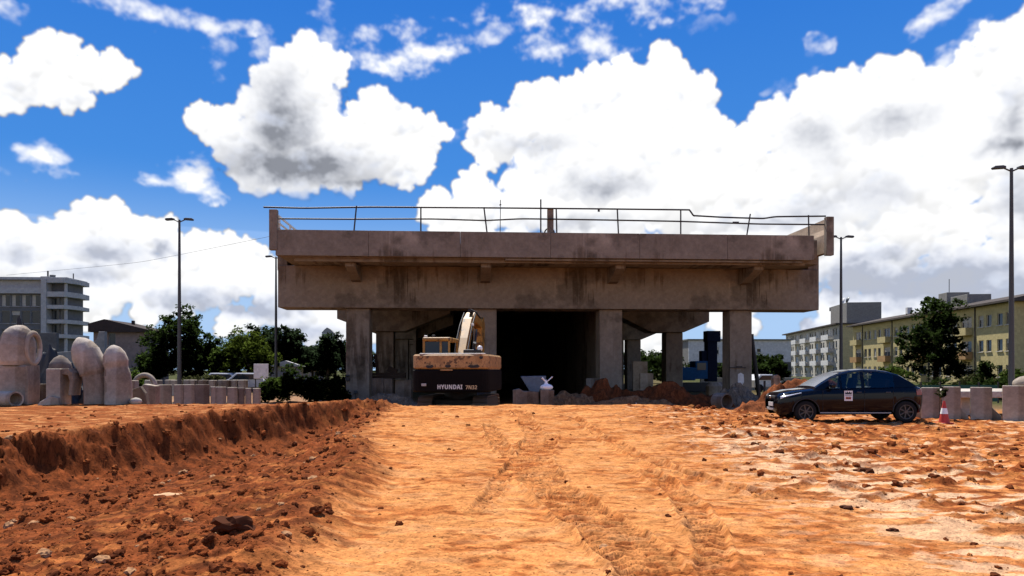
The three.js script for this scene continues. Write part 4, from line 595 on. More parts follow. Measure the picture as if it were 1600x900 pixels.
solo('steel_hopper', [moved(prism([[-0.62, 0.7], [0.55, 0.72], [0.52, 0], [-0.18, 0]], 0.7, 0.02), 0, 0.62, -0.35), bx(0.08, 0.7, 0.08, 0.45, 0.3, 0.25), bx(0.08, 0.7, 0.08, -0.1, 0.3, 0.25), bx(0.08, 0.7, 0.08, 0.45, 0.3, -0.25), bx(0.08, 0.7, 0.08, -0.1, 0.3, -0.25)], painted(0.17, 0.2, 0.24), 'grey-blue steel hopper behind the wide concrete block', 'hopper', [stand(834, 34.2)[0], stand(834, 34.2)[1] + 0.35, -34.2], 0);
solo('loose_panel', [bx(0.66, 1.55, 0.14, 0, 0.77, 0, 0.015)], M.bridge, 'plain concrete panel leaning near the third front column', 'panel', stand(926, 37), 0);
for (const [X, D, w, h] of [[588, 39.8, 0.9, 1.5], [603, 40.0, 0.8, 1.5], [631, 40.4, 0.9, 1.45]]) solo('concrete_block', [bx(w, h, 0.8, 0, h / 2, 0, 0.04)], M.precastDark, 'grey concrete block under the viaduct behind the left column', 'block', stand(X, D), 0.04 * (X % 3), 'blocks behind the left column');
solo('timber_stack', [bx(2.0, 0.16, 0.5, 0, 0.1, 0), bx(1.9, 0.14, 0.5, 0.05, 0.26, 0, 0, 0.03), bx(0.16, 1.1, 0.12, -0.55, 0.8, 0, 0, 0, 0, 0.12), bx(0.5, 0.3, 0.2, 0.3, 0.45, 0, 0, 0, 0, -0.4)], M.darkWood, 'dark timber formwork piled on the concrete blocks under the viaduct', 'timber', [stand(600, 39.9)[0] + 0.15, stand(600, 39.9)[1] + 1.48, -39.9], 0);
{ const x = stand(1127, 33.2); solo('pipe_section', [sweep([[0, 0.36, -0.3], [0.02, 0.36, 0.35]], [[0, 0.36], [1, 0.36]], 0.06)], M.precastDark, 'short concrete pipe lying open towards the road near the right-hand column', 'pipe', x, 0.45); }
{ const t = thing('traffic_cone', 'small grey dusty cone standing in the viaduct shade', 'cone', stand(994, 31.6)); part(t, 'cone', [plain(new THREE.CylinderGeometry(0.02, 0.12, 0.55, 16).translate(0, 0.31, 0))], painted(0.5, 0.47, 0.44)); part(t, 'base', [bx(0.34, 0.04, 0.34, 0, 0.02, 0)], painted(0.4, 0.38, 0.36)); }
for (const [X, D, w, h, l] of [[1010, 44, 0.8, 1.7, 'pale concrete panel standing between the rear right columns'], [1000, 50, 1.0, 2.4, 'tall pale door-like panel under the rear of the viaduct']]) solo('loose_panel', [bx(w, h, 0.15, 0, h / 2, 0, 0.015)], M.precastPale, l, 'panel', stand(X, D), 0.1);
solo('brick_pillar', [bx(0.32, 1.35, 0.3, 0, 0.67, 0, 0.02), moved(prism([[-0.16, 0], [0.16, 0], [0.12, 0.1], [0.02, 0.16], [-0.1, 0.12]], 0.3, 0.01), 0, 1.35, -0.15)], concrete(0.42, 0.34, 0.27, 1.1), 'weathered beige gate pillar beside a dark narrow shrub', 'pillar', stand(1212, 33), 0.1);
for (const [X, h] of [[1186, 0.9], [1194, 1.25]]) solo('fence_post', [rod([0, 0, 0], [0.02, h, 0], 0.05, 8)], M.steel, h > 1 ? 'taller dark post left of the gate pillar' : 'short dark post left of the gate pillar', 'post', stand(X, 33.5), 0);
for (const [X, Y] of [[1116, 0], [1128, 1]]) { solo('pipe_ring', [sweep([[0, 0, 0], [0, 0.9, 0]], [[0, 0.55], [0.7, 0.55], [0.85, 0.42], [1, 0.3]], 0.07)], M.precastPale, 'pale concrete manhole cone standing past the viaduct near the blue machine', 'pipe', stand(X, 50 + Y), 0, 'manhole cones near the blue machine'); }

// ---------------------------------------------------------------- lamp posts with two heads
{
  const make = (x, z, h, label) => {
    const t = thing('lamp_post', label, 'lamp post', [x, groundY(x, z), z], 0, undefined);
    part(t, 'pole', [rod([0, 0, 0], [0, h, 0], 0.11, 14, 0.055), rod([0, 0, 0], [0, 0.5, 0], 0.15, 14, 0.14)], M.pole);
    for (const s of [-1, 1]) { part(t, 'arm', [rod([0, h - 0.12, 0], [s * 0.32, h + 0.02, 0], 0.03, 8)], M.pole); part(t, 'lamp_head', [moved(prism([[0, -0.03], [0.42, -0.06], [0.46, 0], [0.4, 0.05], [0.1, 0.07], [0, 0.04]], 0.2, 0.01), s > 0 ? 0.25 : -0.25, h + 0.02, s > 0 ? -0.1 : 0.1, s > 0 ? 0 : Math.PI)], M.pole); }
    return t;
  };
  make(-16.8, -37.5, 9.1, 'slim dark lamp post with two heads rising beside the big dark tree');
  make(-15.8, -49.7, 9.1, 'slim dark lamp post with two heads at the left end of the viaduct');
  make(18.35, -41.4, 9.1, 'slim dark lamp post with two heads right of the viaduct parapet');
  make(18.5, -27.5, 9.1, 'tallest dark lamp post with two heads behind the barrier sections');
}
{ const t = solo('overhead_cable', [tube([[-32, 7.5, -47], [-22, 7.9, -44], [-11.6, 8.25, -37]], 0.008, 30, 5)], M.steel, 'thin cable strung to the left edge of the viaduct deck', 'cable'); }

// ---------------------------------------------------------------- trees and shrubs
const leafMats = { dark: [0.075, 0.125, 0.035], mid: [0.11, 0.18, 0.045], light: [0.2, 0.28, 0.05], pine: [0.075, 0.12, 0.06], olive: [0.15, 0.17, 0.075], far: [0.1, 0.14, 0.085], fresh: [0.17, 0.26, 0.06] };   // leaf colour; half of it is reflected, half passes through
const leafMat = Object.fromEntries(Object.entries(leafMats).map(([k, c]) => [k, [1, 1.4].map((f) => new THREE.MeshPhysicalMaterial({ color: lin(c[0] * f, c[1] * f, c[2] * f), roughness: 0.9, specularIntensity: 0.25, transmission: 0.5, thickness: 0, side: THREE.DoubleSide }))]));
const bark = std(lin(0.06, 0.045, 0.035), 0.95);
function crownGeo(lobes, seed, clumps, per, size, spread) {   // lobes: [x, y, z, rx, ry, rz]
  const R = rng(seed), P = [], N = [], total = lobes.reduce((s, l) => s + l[3] * l[4], 0), a = new THREE.Vector3(), b = new THREE.Vector3(), n = new THREE.Vector3(), c = new THREE.Vector3();
  for (const [lx, ly, lz, rx, ry, rz] of lobes) {
    const count = Math.max(4, Math.round(clumps * rx * ry / total));
    for (let i = 0; i < count; i++) {
      const u = R() * 2 - 1, th = R() * Math.PI * 2, q = Math.sqrt(1 - u * u), r = Math.pow(R(), 0.35) * (0.85 + 0.3 * R());
      const cx = lx + rx * r * q * Math.cos(th), cy = ly + ry * r * u, cz = lz + rz * r * q * Math.sin(th), cs = spread * (0.6 + 0.8 * R());
      for (let k = 0; k < per; k++) {
        c.set(cx + (R() + R() - 1) * cs, cy + (R() + R() - 1) * cs * 0.75, cz + (R() + R() - 1) * cs); n.set(R() - 0.5, R() * 0.8 + 0.05, R() - 0.5).normalize();
        a.set(R() - 0.5, R() - 0.5, R() - 0.5).cross(n).normalize(); b.crossVectors(n, a); const s = size * (0.6 + 0.8 * R()); a.multiplyScalar(s); b.multiplyScalar(s * 0.5);
        const v = [[c.x - a.x, c.y - a.y, c.z - a.z], [c.x + b.x, c.y + b.y, c.z + b.z], [c.x + a.x, c.y + a.y, c.z + a.z], [c.x - b.x, c.y - b.y, c.z - b.z]];
        for (const j of [0, 1, 2, 0, 2, 3]) { P.push(...v[j]); N.push(n.x, n.y, n.z); }
      }
    }
  }
  const g = new THREE.BufferGeometry(); g.setAttribute('position', new THREE.Float32BufferAttribute(P, 3)); g.setAttribute('normal', new THREE.Float32BufferAttribute(N, 3)); return g;
}
function tree(name, label, cat, X, D, lobes, trunk, mat, seed, { clumps = 150, per = 34, size = 0.13, spread = 0.38, group, turn = 0 } = {}) {
  const x = atX(X, D), t = thing(name, label, cat, [x, groundY(clamp(x, -40, 40), -Math.min(D, 60)) - 0.05, -D], turn, group), R = rng(seed + 900);
  if (trunk) {
    const top = Math.max(...lobes.map((l) => l[1])), geos = [rod([0, 0, 0], [0.05, top * 0.6, 0], trunk, 9, trunk * 0.65)];
    part(t, 'trunk', geos, bark);
    for (const l of lobes.slice(0, 5)) part(t, 'limb', [rod([0.02, top * 0.4, 0], [l[0] * 0.7, l[1] - l[4] * 0.1, l[2] * 0.7], trunk * 0.5, 6, trunk * 0.15)], bark);
  }
  const half = Math.ceil(lobes.length / 2);
  part(t, 'crown', crownGeo(lobes, seed, Math.round(clumps * 0.45), per, size, spread), leafMat[mat][0]);
  part(t, 'crown', crownGeo(lobes, seed + 1, Math.round(clumps * 0.45), per, size, spread), leafMat[mat][1]);
  return t;
}
function blob(w, h, y0, n, seed) { const R = rng(seed), o = [[0, y0 + h * 0.5, 0, w * 0.3, h * 0.4, w * 0.3]]; for (let i = 0; i < n; i++) { const a = R() * Math.PI * 2, q = 0.16 + 0.2 * R(), y = R(); o.push([Math.cos(a) * w * q * (1.15 - 0.6 * y), y0 + h * (0.2 + 0.6 * y), Math.sin(a) * w * q, w * (0.13 + 0.09 * R()), h * (0.14 + 0.08 * R()), w * 0.17]); } return o; }
tree('broad_tree', 'large dark round tree beside the slim lamp post on the left', 'tree', 281, 56, blob(6.6, 5.9, 0.7, 16, 1), 0.24, 'dark', 21, { clumps: 330, per: 40 });
tree('broad_tree', 'low dark tree crown spreading left of the large round tree', 'tree', 236, 55, blob(3.6, 3.6, 0.3, 9, 2), 0.15, 'mid', 22, { clumps: 130 });
tree('broad_tree', 'dark tree leaning against the right side of the large round tree', 'tree', 326, 57, blob(3.8, 4.6, 0.3, 10, 3), 0.15, 'dark', 23, { clumps: 170 });
tree('broad_tree', 'bright yellow-green tree right of the large dark tree', 'tree', 388, 54, blob(5.0, 4.3, 0.4, 14, 4), 0.16, 'light', 24, { clumps: 210, size: 0.11 });
tree('broad_tree', 'smaller yellow-green tree between the dark tree and the bright one', 'tree', 352, 55, blob(2.8, 3.4, 0.3, 9, 5), 0.12, 'fresh', 25, { clumps: 110 });
for (const [X, D, w, h, s, l] of [[402, 84, 5, 7.6, 31, 'tall grey-green pine behind the bright yellow-green tree'], [425, 88, 5, 7.4, 32, 'pine standing directly behind the second slim lamp post'], [452, 92, 5, 6.8, 33, 'pine between the second lamp post and the slim grey tower'], [478, 95, 4, 5.2, 34, 'short pine left of the slim grey tower'], [524, 86, 3.2, 6.2, 35, 'dark pine beside the leftmost viaduct column'], [497, 110, 3, 5.6, 36, 'slender pine in front of the slim grey tower'], [372, 100, 6, 7.6, 37, 'far pine rising behind the dark and bright trees'], [545, 98, 4, 6.4, 38, 'dark pine seen past the leftmost viaduct column'], [440, 72, 4.2, 6.6, 39, 'bushy pine close behind the second slim lamp post'], [463, 78, 4.4, 6.4, 40, 'bushy pine above the small red-roofed house'], [512, 74, 3.6, 5.4, 141, 'broad low pine between the tower and the leftmost column'], [488, 82, 3.4, 4.8, 142, 'low pine above the tiny red-walled house']])
  tree('pine_tree', l, 'tree', X, D, blob(w, h * 0.85, h * 0.12, 11, s), 0.16, 'pine', s, { clumps: 120, per: 26, size: 0.2, spread: 0.5 });
for (const [X, D, w, h, m, s, l] of [[428, 35, 1.5, 1.5, 'fresh', 41, 'green bush at the foot of the second slim lamp post'], [452, 36, 2.2, 1.6, 'fresh', 42, 'bright bush between the lamp post and the column'], [486, 37, 2.0, 1.3, 'olive', 43, 'dry olive bush midway to the leftmost column'], [515, 36, 2.2, 1.4, 'mid', 44, 'mid-green bush beside the leftmost viaduct column'], [532, 40, 1.8, 1.7, 'fresh', 45, 'light bush touching the leftmost viaduct column'], [205, 46, 2.6, 1.7, 'fresh', 46, 'leafy bush below the pinkish house'], [222, 50, 2.8, 1.4, 'mid', 47, 'low bush under the large round tree'], [300, 49, 4, 1.5, 'olive', 48, 'brownish hedge clump under the large round tree'], [344, 48, 3.4, 1.4, 'olive', 49, 'rust-tinted bush behind the far row of blocks'], [470, 45, 3.4, 2.2, 'mid', 50, 'mid-green thicket behind the bright bush'], [0, 40, 3.4, 1.9, 'dark', 55, 'dark bush behind the hooded pipe elbow'],
  [1392, 45, 2.6, 2.2, 'fresh', 61, 'bright bush left of the big street tree'], [1372, 48, 2.4, 1.5, 'mid', 62, 'low bush behind the car roof'], [1512, 45, 2.0, 1.6, 'olive', 63, 'olive bush right of the big street tree'], [1578, 44, 2.2, 2.2, 'fresh', 64, 'bright bush beside the tall lamp post'], [1604, 43, 2.6, 1.9, 'mid', 65, 'green bush right of the tall lamp post'], [1558, 42, 1.8, 1.2, 'mid', 66, 'small bush left of the tall lamp post']])
  tree('bush', l, 'bush', X, D, blob(w, h, 0, 8, s), 0, m, s, { clumps: 30, per: 34, size: 0.085, spread: 0.22 });
tree('street_tree', 'big dark street tree in front of the yellow apartment block', 'tree', 1462, 50, blob(5.0, 7.3, 0.1, 24, 71), 0.2, 'dark', 71, { clumps: 340, per: 38, size: 0.12 });
tree('cypress', 'small dark cone-shaped tree right of the big street tree', 'tree', 1540, 44, [[0, 0.9, 0, 0.62, 0.9, 0.6], [0.05, 1.6, 0, 0.45, 0.7, 0.45], [-0.05, 2.1, 0, 0.25, 0.5, 0.25]], 0.06, 'dark', 72, { clumps: 90, size: 0.08, spread: 0.2 });
tree('cypress', 'narrow dark shrub beside the beige gate pillar', 'tree', 1224, 33.6, [[0, 0.6, 0, 0.16, 0.6, 0.16], [0, 1.1, 0, 0.12, 0.4, 0.12]], 0.03, 'dark', 73, { clumps: 30, per: 24, size: 0.05, spread: 0.08 });
tree('sapling', 'small leafy sapling above the red traffic cone', 'plant', 1470, 22.0, [[0, 0.92, 0, 0.17, 0.14, 0.15], [0.05, 0.8, 0, 0.1, 0.08, 0.1]], 0.015, 'olive', 74, { clumps: 22, per: 24, size: 0.03, spread: 0.06 });
for (const [X, D, w, h, s, l] of [[1150, 72, 6, 3.4, 81, 'dark tree in front of the white warehouse'], [1190, 74, 6.5, 3.8, 82, 'dark tree left of the cream apartment block'], [1208, 70, 4, 2.9, 83, 'dark tree behind the beige gate pillar'], [1040, 90, 7, 4.4, 84, 'tree seen under the viaduct between its rear columns'], [1005, 95, 6, 4, 85, 'far tree seen through the viaduct']]) tree('broad_tree', l, 'tree', X, D, blob(w, h, 0.1, 10, s), 0.14, 'dark', s, { clumps: 120, per: 30, size: 0.17, spread: 0.4 });
{ // hedge along the street on the right and a green mesh fence before it
  const lobes = []; const R = rng(5); for (let i = 0; i < 26; i++) lobes.push([i * 0.62 - 8, 0.5 + 0.25 * R(), R() * 0.4, 0.6, 0.55 + 0.2 * R(), 0.5]);
  tree('hedge', 'dark hedge along the street behind the barrier sections', 'hedge', 1500, 41, lobes, 0, 'dark', 91, { clumps: 190, per: 34, size: 0.08, spread: 0.25 });
  const x = atX(1484, 38.4), t = thing('mesh_fence', 'dark green mesh fence in front of the hedge on the right', 'fence', [x, groundY(x, -38.4) - 0.05, -38.4], 0);
  for (let i = 0; i < 6; i++) part(t, 'post', [bx(0.06, 1.15, 0.06, -2.5 + i * 1.0, 0.57, 0)], M.steel);
  for (let i = 0; i < 5; i++) part(t, 'mesh_panel', [bx(0.92, 0.85, 0.015, -2.0 + i * 1.0, 0.55, 0.01)], std(lin(0.015, 0.07, 0.045), 0.8));
}
{ // far wooded rim all round the site: clones of four trees
  const kinds = [blob(7, 7, 0.4, 9, 201), blob(9, 6, 0.4, 10, 202), blob(6, 8.5, 0.5, 9, 203), blob(11, 6.5, 0.3, 11, 204)].map((l, k) => tree('rim_tree', 'grey-green tree in the far wooded rim of the site', 'tree', 700 + k * 40, 150, l, 0.2, 'far', 210 + k, { clumps: 80, per: 22, size: 0.34, spread: 0.8, group: 'trees of the far wooded rim' }));
  const R = rng(77); for (let a = -58; a <= 58; a += 2.1) { const D = 165 + R() * 70, x = Math.tan(a / 57.3) * D * 0.9; if (x > 50 && x < 140 && D < 240) continue; const c = copy(kinds[Math.floor(R() * 4)], [x, -0.6, -D], R() * 6); c.scale.setScalar(0.8 + 0.5 * R()); }
}

// ---------------------------------------------------------------- buildings
const curtainMat = painted(0.5, 0.47, 0.4, 0.9);
function facade(t, w, h, openings, wallMat, frameMat, { depth = 0.25, z = 0, pane = M.glass, name = 'wall' } = {}) {
  part(t, name, [moved(prism([[0, 0], [w, 0], [w, h], [0, h]], depth, 0, openings.map(([x, y, ow, oh]) => [[x, y], [x, y + oh], [x + ow, y + oh], [x + ow, y]])), 0, 0, z - depth)], wallMat);
  for (const [x, y, ow, oh, split = 2] of openings) {
    const f = 0.06, bars = [span(x, x + ow, y, y + f, z - 0.2, z - 0.1), span(x, x + ow, y + oh - f, y + oh, z - 0.2, z - 0.1), span(x, x + f, y + f, y + oh - f, z - 0.2, z - 0.1), span(x + ow - f, x + ow, y + f, y + oh - f, z - 0.2, z - 0.1)];
    for (let k = 1; k < split; k++) bars.push(span(x + ow * k / split - f / 2, x + ow * k / split + f / 2, y + f, y + oh - f, z - 0.2, z - 0.1));
    const win = part(t, 'window', bars, frameMat); const hash = Math.abs(Math.sin(x * 12.9898 + y * 78.233) * 43758.5453) % 1;
    part(win, 'pane', [span(x + f * 0.5, x + ow - f * 0.5, y + f * 0.5, y + oh - f * 0.5, z - 0.17, z - 0.15)], pane);
    if (hash > 0.55) part(win, hash > 0.8 ? 'curtain' : 'blind', [hash > 0.8 ? span(x + f, x + ow * 0.45, y + f, y + oh - f, z - 0.149, z - 0.14) : span(x + f, x + ow - f, y + oh * (0.35 + 0.4 * hash), y + oh - f, z - 0.149, z - 0.14)], curtainMat);
    part(win, 'sill', [span(x - 0.08, x + ow + 0.08, y - 0.08, y, z, z + 0.12)], frameMat);
  }
}
{ // yellow apartment block along the street
  const wall = painted(0.52, 0.43, 0.21, 0.9, 4), side = wall, frame = painted(0.55, 0.5, 0.4), roofM = painted(0.09, 0.075, 0.065, 0.9, 3), tan2 = painted(0.4, 0.24, 0.11, 0.9, 3);
  const t = thing('apartment_block', 'yellow three-storey apartment block with dark eaves behind the street tree', 'building', [58.8, -0.3, -128], -1.665), W = 48, open = [];
  for (let s = 0; s < 3; s++) for (let i = 0; i < 12; i++) { const x = 1.2 + i * 3.95, y = 1.0 + s * 2.9; open.push(i % 3 === 0 ? [x, y - 0.5, 2.4, 1.9, 2] : [x, y, 1.1, 1.35, 1]); if (i % 3) open.push([x + 1.7, y, 1.1, 1.35, 1]); }
  facade(t, W, 9.2, open, wall, frame);
  part(t, 'back_wall', [span(0, W, 0, 9.2, -10, -9.75)], wall); part(t, 'gable_wall', [span(0, 0.25, 0, 9.2, -9.75, -0.25)], wall); part(t, 'gable_wall', [span(W - 0.25, W, 0, 9.2, -9.75, -0.25)], side);
  part(t, 'roof', [span(-0.8, W + 0.8, 9.2, 9.42, -11, 0.9), moved(prism([[-10.9, 0], [0.9, 0], [-5, 1.3]], W + 1.2, 0), W + 0.6, 9.42, 0, -Math.PI / 2)], roofM);
  for (let s = 0; s < 3; s++) for (let i = 0; i < 12; i += 3) { const x = 0.9 + i * 3.95, b = part(t, 'balcony', [span(x, x + 3.0, 0.15 + s * 2.9, 0.3 + s * 2.9, 0.02, 0.85), span(x, x + 3.0, 0.3 + s * 2.9, 1.05 + s * 2.9, 0.75, 0.85), span(x, x + 0.1, 0.3 + s * 2.9, 1.05 + s * 2.9, 0.02, 0.75), span(x + 2.9, x + 3, 0.3 + s * 2.9, 1.05 + s * 2.9, 0.02, 0.75)], s % 2 ? tan2 : wall); }
  for (let i = 0; i < 12; i += 3) part(t, 'downpipe', [span(4.4 + i * 3.95, 4.52 + i * 3.95, 0, 9.2, 0.01, 0.12)], roofM);
  const grey = painted(0.24, 0.23, 0.21, 0.9, 3);
  part(t, 'stair_tower', [span(22, 24.5, 9.4, 12.6, -7, -4, 0.05)], grey); part(t, 'water_tank_house', [span(25.5, 30, 9.4, 11.8, -7, -4, 0.05)], grey); part(t, 'antenna', [rod([23, 12.6, -5], [23, 14.6, -5], 0.05, 6)], M.steel); part(t, 'chimney', [span(10.5, 11.2, 9.4, 11.6, -5, -4.3)], painted(0.6, 0.58, 0.55));
  // second block: cream, with white balconies
  const cream = painted(0.52, 0.49, 0.42, 0.9, 4), white = painted(0.66, 0.65, 0.62, 0.9, 3), t2 = thing('apartment_block', 'cream apartment block with white balcony fronts left of the yellow block', 'building', [76, -0.3, -206], -1.71), W2 = 50, o2 = [];
  for (let s = 0; s < 4; s++) for (let i = 0; i < 10; i++) o2.push([1 + i * 4.9, 0.9 + s * 2.8, i % 2 ? 1.2 : 2.6, 1.5, i % 2 ? 1 : 2], ...(i % 2 ? [[2.9 + i * 4.9, 0.9 + s * 2.8, 1.2, 1.5, 1]] : []));
  facade(t2, W2, 11.4, o2, cream, frame);
  part(t2, 'back_wall', [span(0, W2, 0, 11.4, -12, -11.75)], cream); part(t2, 'gable_wall', [span(W2 - 0.25, W2, 0, 11.4, -11.75, -0.25)], painted(0.5, 0.42, 0.22, 0.9, 4)); part(t2, 'gable_wall', [span(0, 0.25, 0, 11.4, -11.75, -0.25)], cream);
  part(t2, 'roof', [span(-0.6, W2 + 0.4, 11.4, 11.7, -12.6, 0.9)], roofM);
  for (let s = 1; s < 4; s++) for (let i = 0; i < 10; i += 2) { const x = 0.6 + i * 4.9; part(t2, 'balcony', [span(x, x + 5.6, 0.1 + s * 2.8, 1.1 + s * 2.8, 1.0, 1.15), span(x, x + 5.6, 0.0 + s * 2.8, 0.1 + s * 2.8, 0.02, 1.15)], white); }
  part(t2, 'water_tank_house', [span(36, 48, 11.7, 16.2, -9, -2, 0.05)], grey); part(t2, 'vent_pipe', [rod([34.5, 11.7, -3], [34.5, 15.4, -3], 0.5, 12), rod([34.5, 15.4, -3], [34.5, 16.2, -3], 0.9, 12)], grey); part(t2, 'satellite_dish', [plain(new THREE.SphereGeometry(1.2, 16, 8, 0, Math.PI * 2, 0, 1.0).rotateX(1.2).translate(44, 16.4, -3))], white); part(t2, 'satellite_dish', [plain(new THREE.SphereGeometry(0.9, 16, 8, 0, Math.PI * 2, 0, 1.0).rotateX(1.2).translate(47, 16.6, -3))], M.pole); part(t2, 'antenna', [rod([33, 11.7, -5], [33, 15, -5], 0.1, 6)], M.steel);
  // distant block beside the cream one, above its roof
  const t3 = thing('warehouse', 'long white warehouse with dark base seen right of the viaduct', 'building', [atX(1076, 150), -0.5, -150], 0.04), W3 = 21;
  facade(t3, W3, 8, [[2.2, 3.9, 1, 1.2, 1], [5.2, 5.2, 1.0, 1.4, 1], [9, 2.6, 1.6, 1.6, 2], [5.4, 2.0, 1.4, 1.5, 1], [14, 5.6, 0.8, 0.7, 1]], painted(0.62, 0.61, 0.58, 0.9, 5), frame); part(t3, 'base_wall', [span(10.5, W3, 0, 3.6, 0.02, 0.15)], painted(0.05, 0.05, 0.05)); part(t3, 'roof', [span(-0.3, W3 + 0.3, 8, 8.25, -12, 0.3)], grey); part(t3, 'rear_wall', [span(0, W3, 0, 8, -12, -11.75)], grey); part(t3, 'side_wall', [span(0, 0.25, 0, 8, -11.75, -0.25)], grey); part(t3, 'side_wall', [span(W3 - 0.25, W3, 0, 8, -11.75, -0.25)], grey);
}
{ // grey modern block at the left edge
  const gw = painted(0.4, 0.4, 0.4, 0.9, 4), gd = painted(0.16, 0.165, 0.17, 0.9, 4), wh = painted(0.44, 0.44, 0.43, 0.8, 4), frame = painted(0.3, 0.3, 0.3), D = 115, x0 = atX(-130, D), t = thing('apartment_block', 'grey flat-roofed apartment block with projecting corner balconies', 'building', [x0, -0.3, -D], 0.05), k = D / FOCAL, X = (p) => (p + 130) * k, Y = (p) => 1.8 - (p - HORIZON) * k;
  const open = []; for (const [a, b] of [[478, 460], [505, 485], [530, 514]]) for (let i = 0; i < 12; i++) open.push([X(-125) + i * 1.52, Y(a), 1.3, Y(b) - Y(a), 1]);
  facade(t, X(60), Y(450), open, gd, frame);
  part(t, 'penthouse', [span(0, X(64), Y(450), Y(436), -5.5, -0.5)], wh); part(t, 'roof_slab', [span(-0.5, X(99), Y(436), Y(432), -6, 0.2)], wh); part(t, 'roof_parapet', [span(0, X(62), Y(458), Y(449), 0.02, 0.5)], wh);
  const side = part(t, 'stair_tower', [span(X(62), X(70), 0, Y(436), -2, 0.7)], wh);
  part(t, 'corner_wall', [span(X(71), X(95), 0, Y(436), -5.4, -0.9)], gd);
  for (const [a, b] of [[441, 434], [463, 455], [482, 476], [505, 499], [528, 522]]) part(t, 'balcony', [moved(prism([[X(70), -6], [X(102), -6], [X(106), -2.2], [X(97), 0.6], [X(70), 0.6]], Y(b) - Y(a), 0), 0, Y(b), 0, 0, Math.PI / 2)], wh);
  for (const [a, b] of [[476, 463], [499, 482], [522, 505]]) { for (const u of [74, 85]) { const win = part(t, 'window', [span(X(u), X(u + 8), Y(a), Y(b), -0.9, -0.8)], frame); part(win, 'pane', [span(X(u + 0.6), X(u + 7.4), Y(a) + 0.1, Y(b) - 0.15, -0.79, -0.76)], M.glass); } }
  for (const u of [94]) part(t, 'balcony_post', [span(X(u), X(u + 3), 0, Y(436), -0.4, 0)], wh);
  part(t, 'water_tank', [span(X(46), X(62), Y(432), Y(428), -4, -2)], wh); part(t, 'roof_mast', [rod([X(52), Y(430), -3], [X(52), Y(418), -3], 0.12, 6)], M.steel); part(t, 'roof_mast', [rod([X(92), Y(433), -3], [X(92), Y(422), -3], 0.08, 6)], M.steel); part(t, 'roof_vent', [rod([X(65), Y(432), -2], [X(65), Y(426), -2], 0.35, 10, 0.45)], gd);
  const w2 = 76, t2 = thing('house', 'low pinkish-grey house with a dark pitched roof left of the large tree', 'house', [atX(146, w2), -0.3, -w2], 0.06), ww = atX(225, w2) - atX(146, w2), pk = painted(0.26, 0.2, 0.18, 0.9, 4), rf = painted(0.06, 0.045, 0.04, 0.9, 2), hh = (px) => 1.8 - (px - HORIZON) * w2 / FOCAL;
  facade(t2, ww, hh(518), [[1.5, hh(540), 0.7, 1.3, 1]], pk, frame); part(t2, 'rear_wall', [span(0, ww, 0, hh(518), -6, -5.75)], pk); part(t2, 'side_wall', [span(0, 0.25, 0, hh(518), -5.75, -0.25)], pk); part(t2, 'side_wall', [span(ww - 0.25, ww, 0, hh(518), -5.75, -0.25)], pk);
  part(t2, 'roof', [moved(prism([[-0.3, hh(519)], [ww + 0.4, hh(519)], [ww + 0.4, hh(515)], [ww * 0.25, hh(499)], [-0.3, hh(506)]], 7, 0), 0, 0, -6.5)], rf); part(t2, 'chimney', [span(ww * 0.5, ww * 0.5 + 0.25, hh(506), hh(498), -3, -2.7)], rf);
  solo('curved_wall', [moved(prism([[0, 0], [5.6, 0], [5.6, 4.9], [5.1, 4.9], [4.9, 4.2], [4.2, 3.6], [3.0, 3.25], [0, 3.1]], 0.4, 0.03), 0, 0, 0)], painted(0.3, 0.29, 0.28, 0.9, 4), 'grey wall with a swept-up end behind the pipe pieces', 'wall', [atX(60, 62), -0.2, -62], 0.05);
  solo('yard_wall', [moved(prism([[0, 0], [7.4, 0], [7.4, 5.0], [6.0, 5.0], [4.6, 3.9], [0, 4.6]], 0.4, 0.03), 0, 0, 0)], painted(0.13, 0.13, 0.13, 0.9, 4), 'dark grey stepped wall below the grey apartment block', 'wall', [atX(-40, 66), -0.2, -66], 0.03);
  const tw = thing('tower_block', 'slim grey tower far off between the pines', 'building', [atX(503, 330), -1, -330], 0.1); part(tw, 'wall', [span(0, 5, 0, 19, -5, 0)], painted(0.4, 0.4, 0.39, 0.9, 6)); part(tw, 'roof', [moved(prism([[-0.2, 0], [5.2, 0], [3.6, 1.6], [2.2, 2.4], [1, 1.4]], 5, 0), 0, 19, -5)], painted(0.3, 0.29, 0.28, 0.9, 6));
  for (let i = 0; i < 5; i++) part(tw, 'window_band', [span(0.6, 4.4, 4 + i * 2.8, 5.2 + i * 2.8, 0.02, 0.1)], painted(0.22, 0.22, 0.22));
}
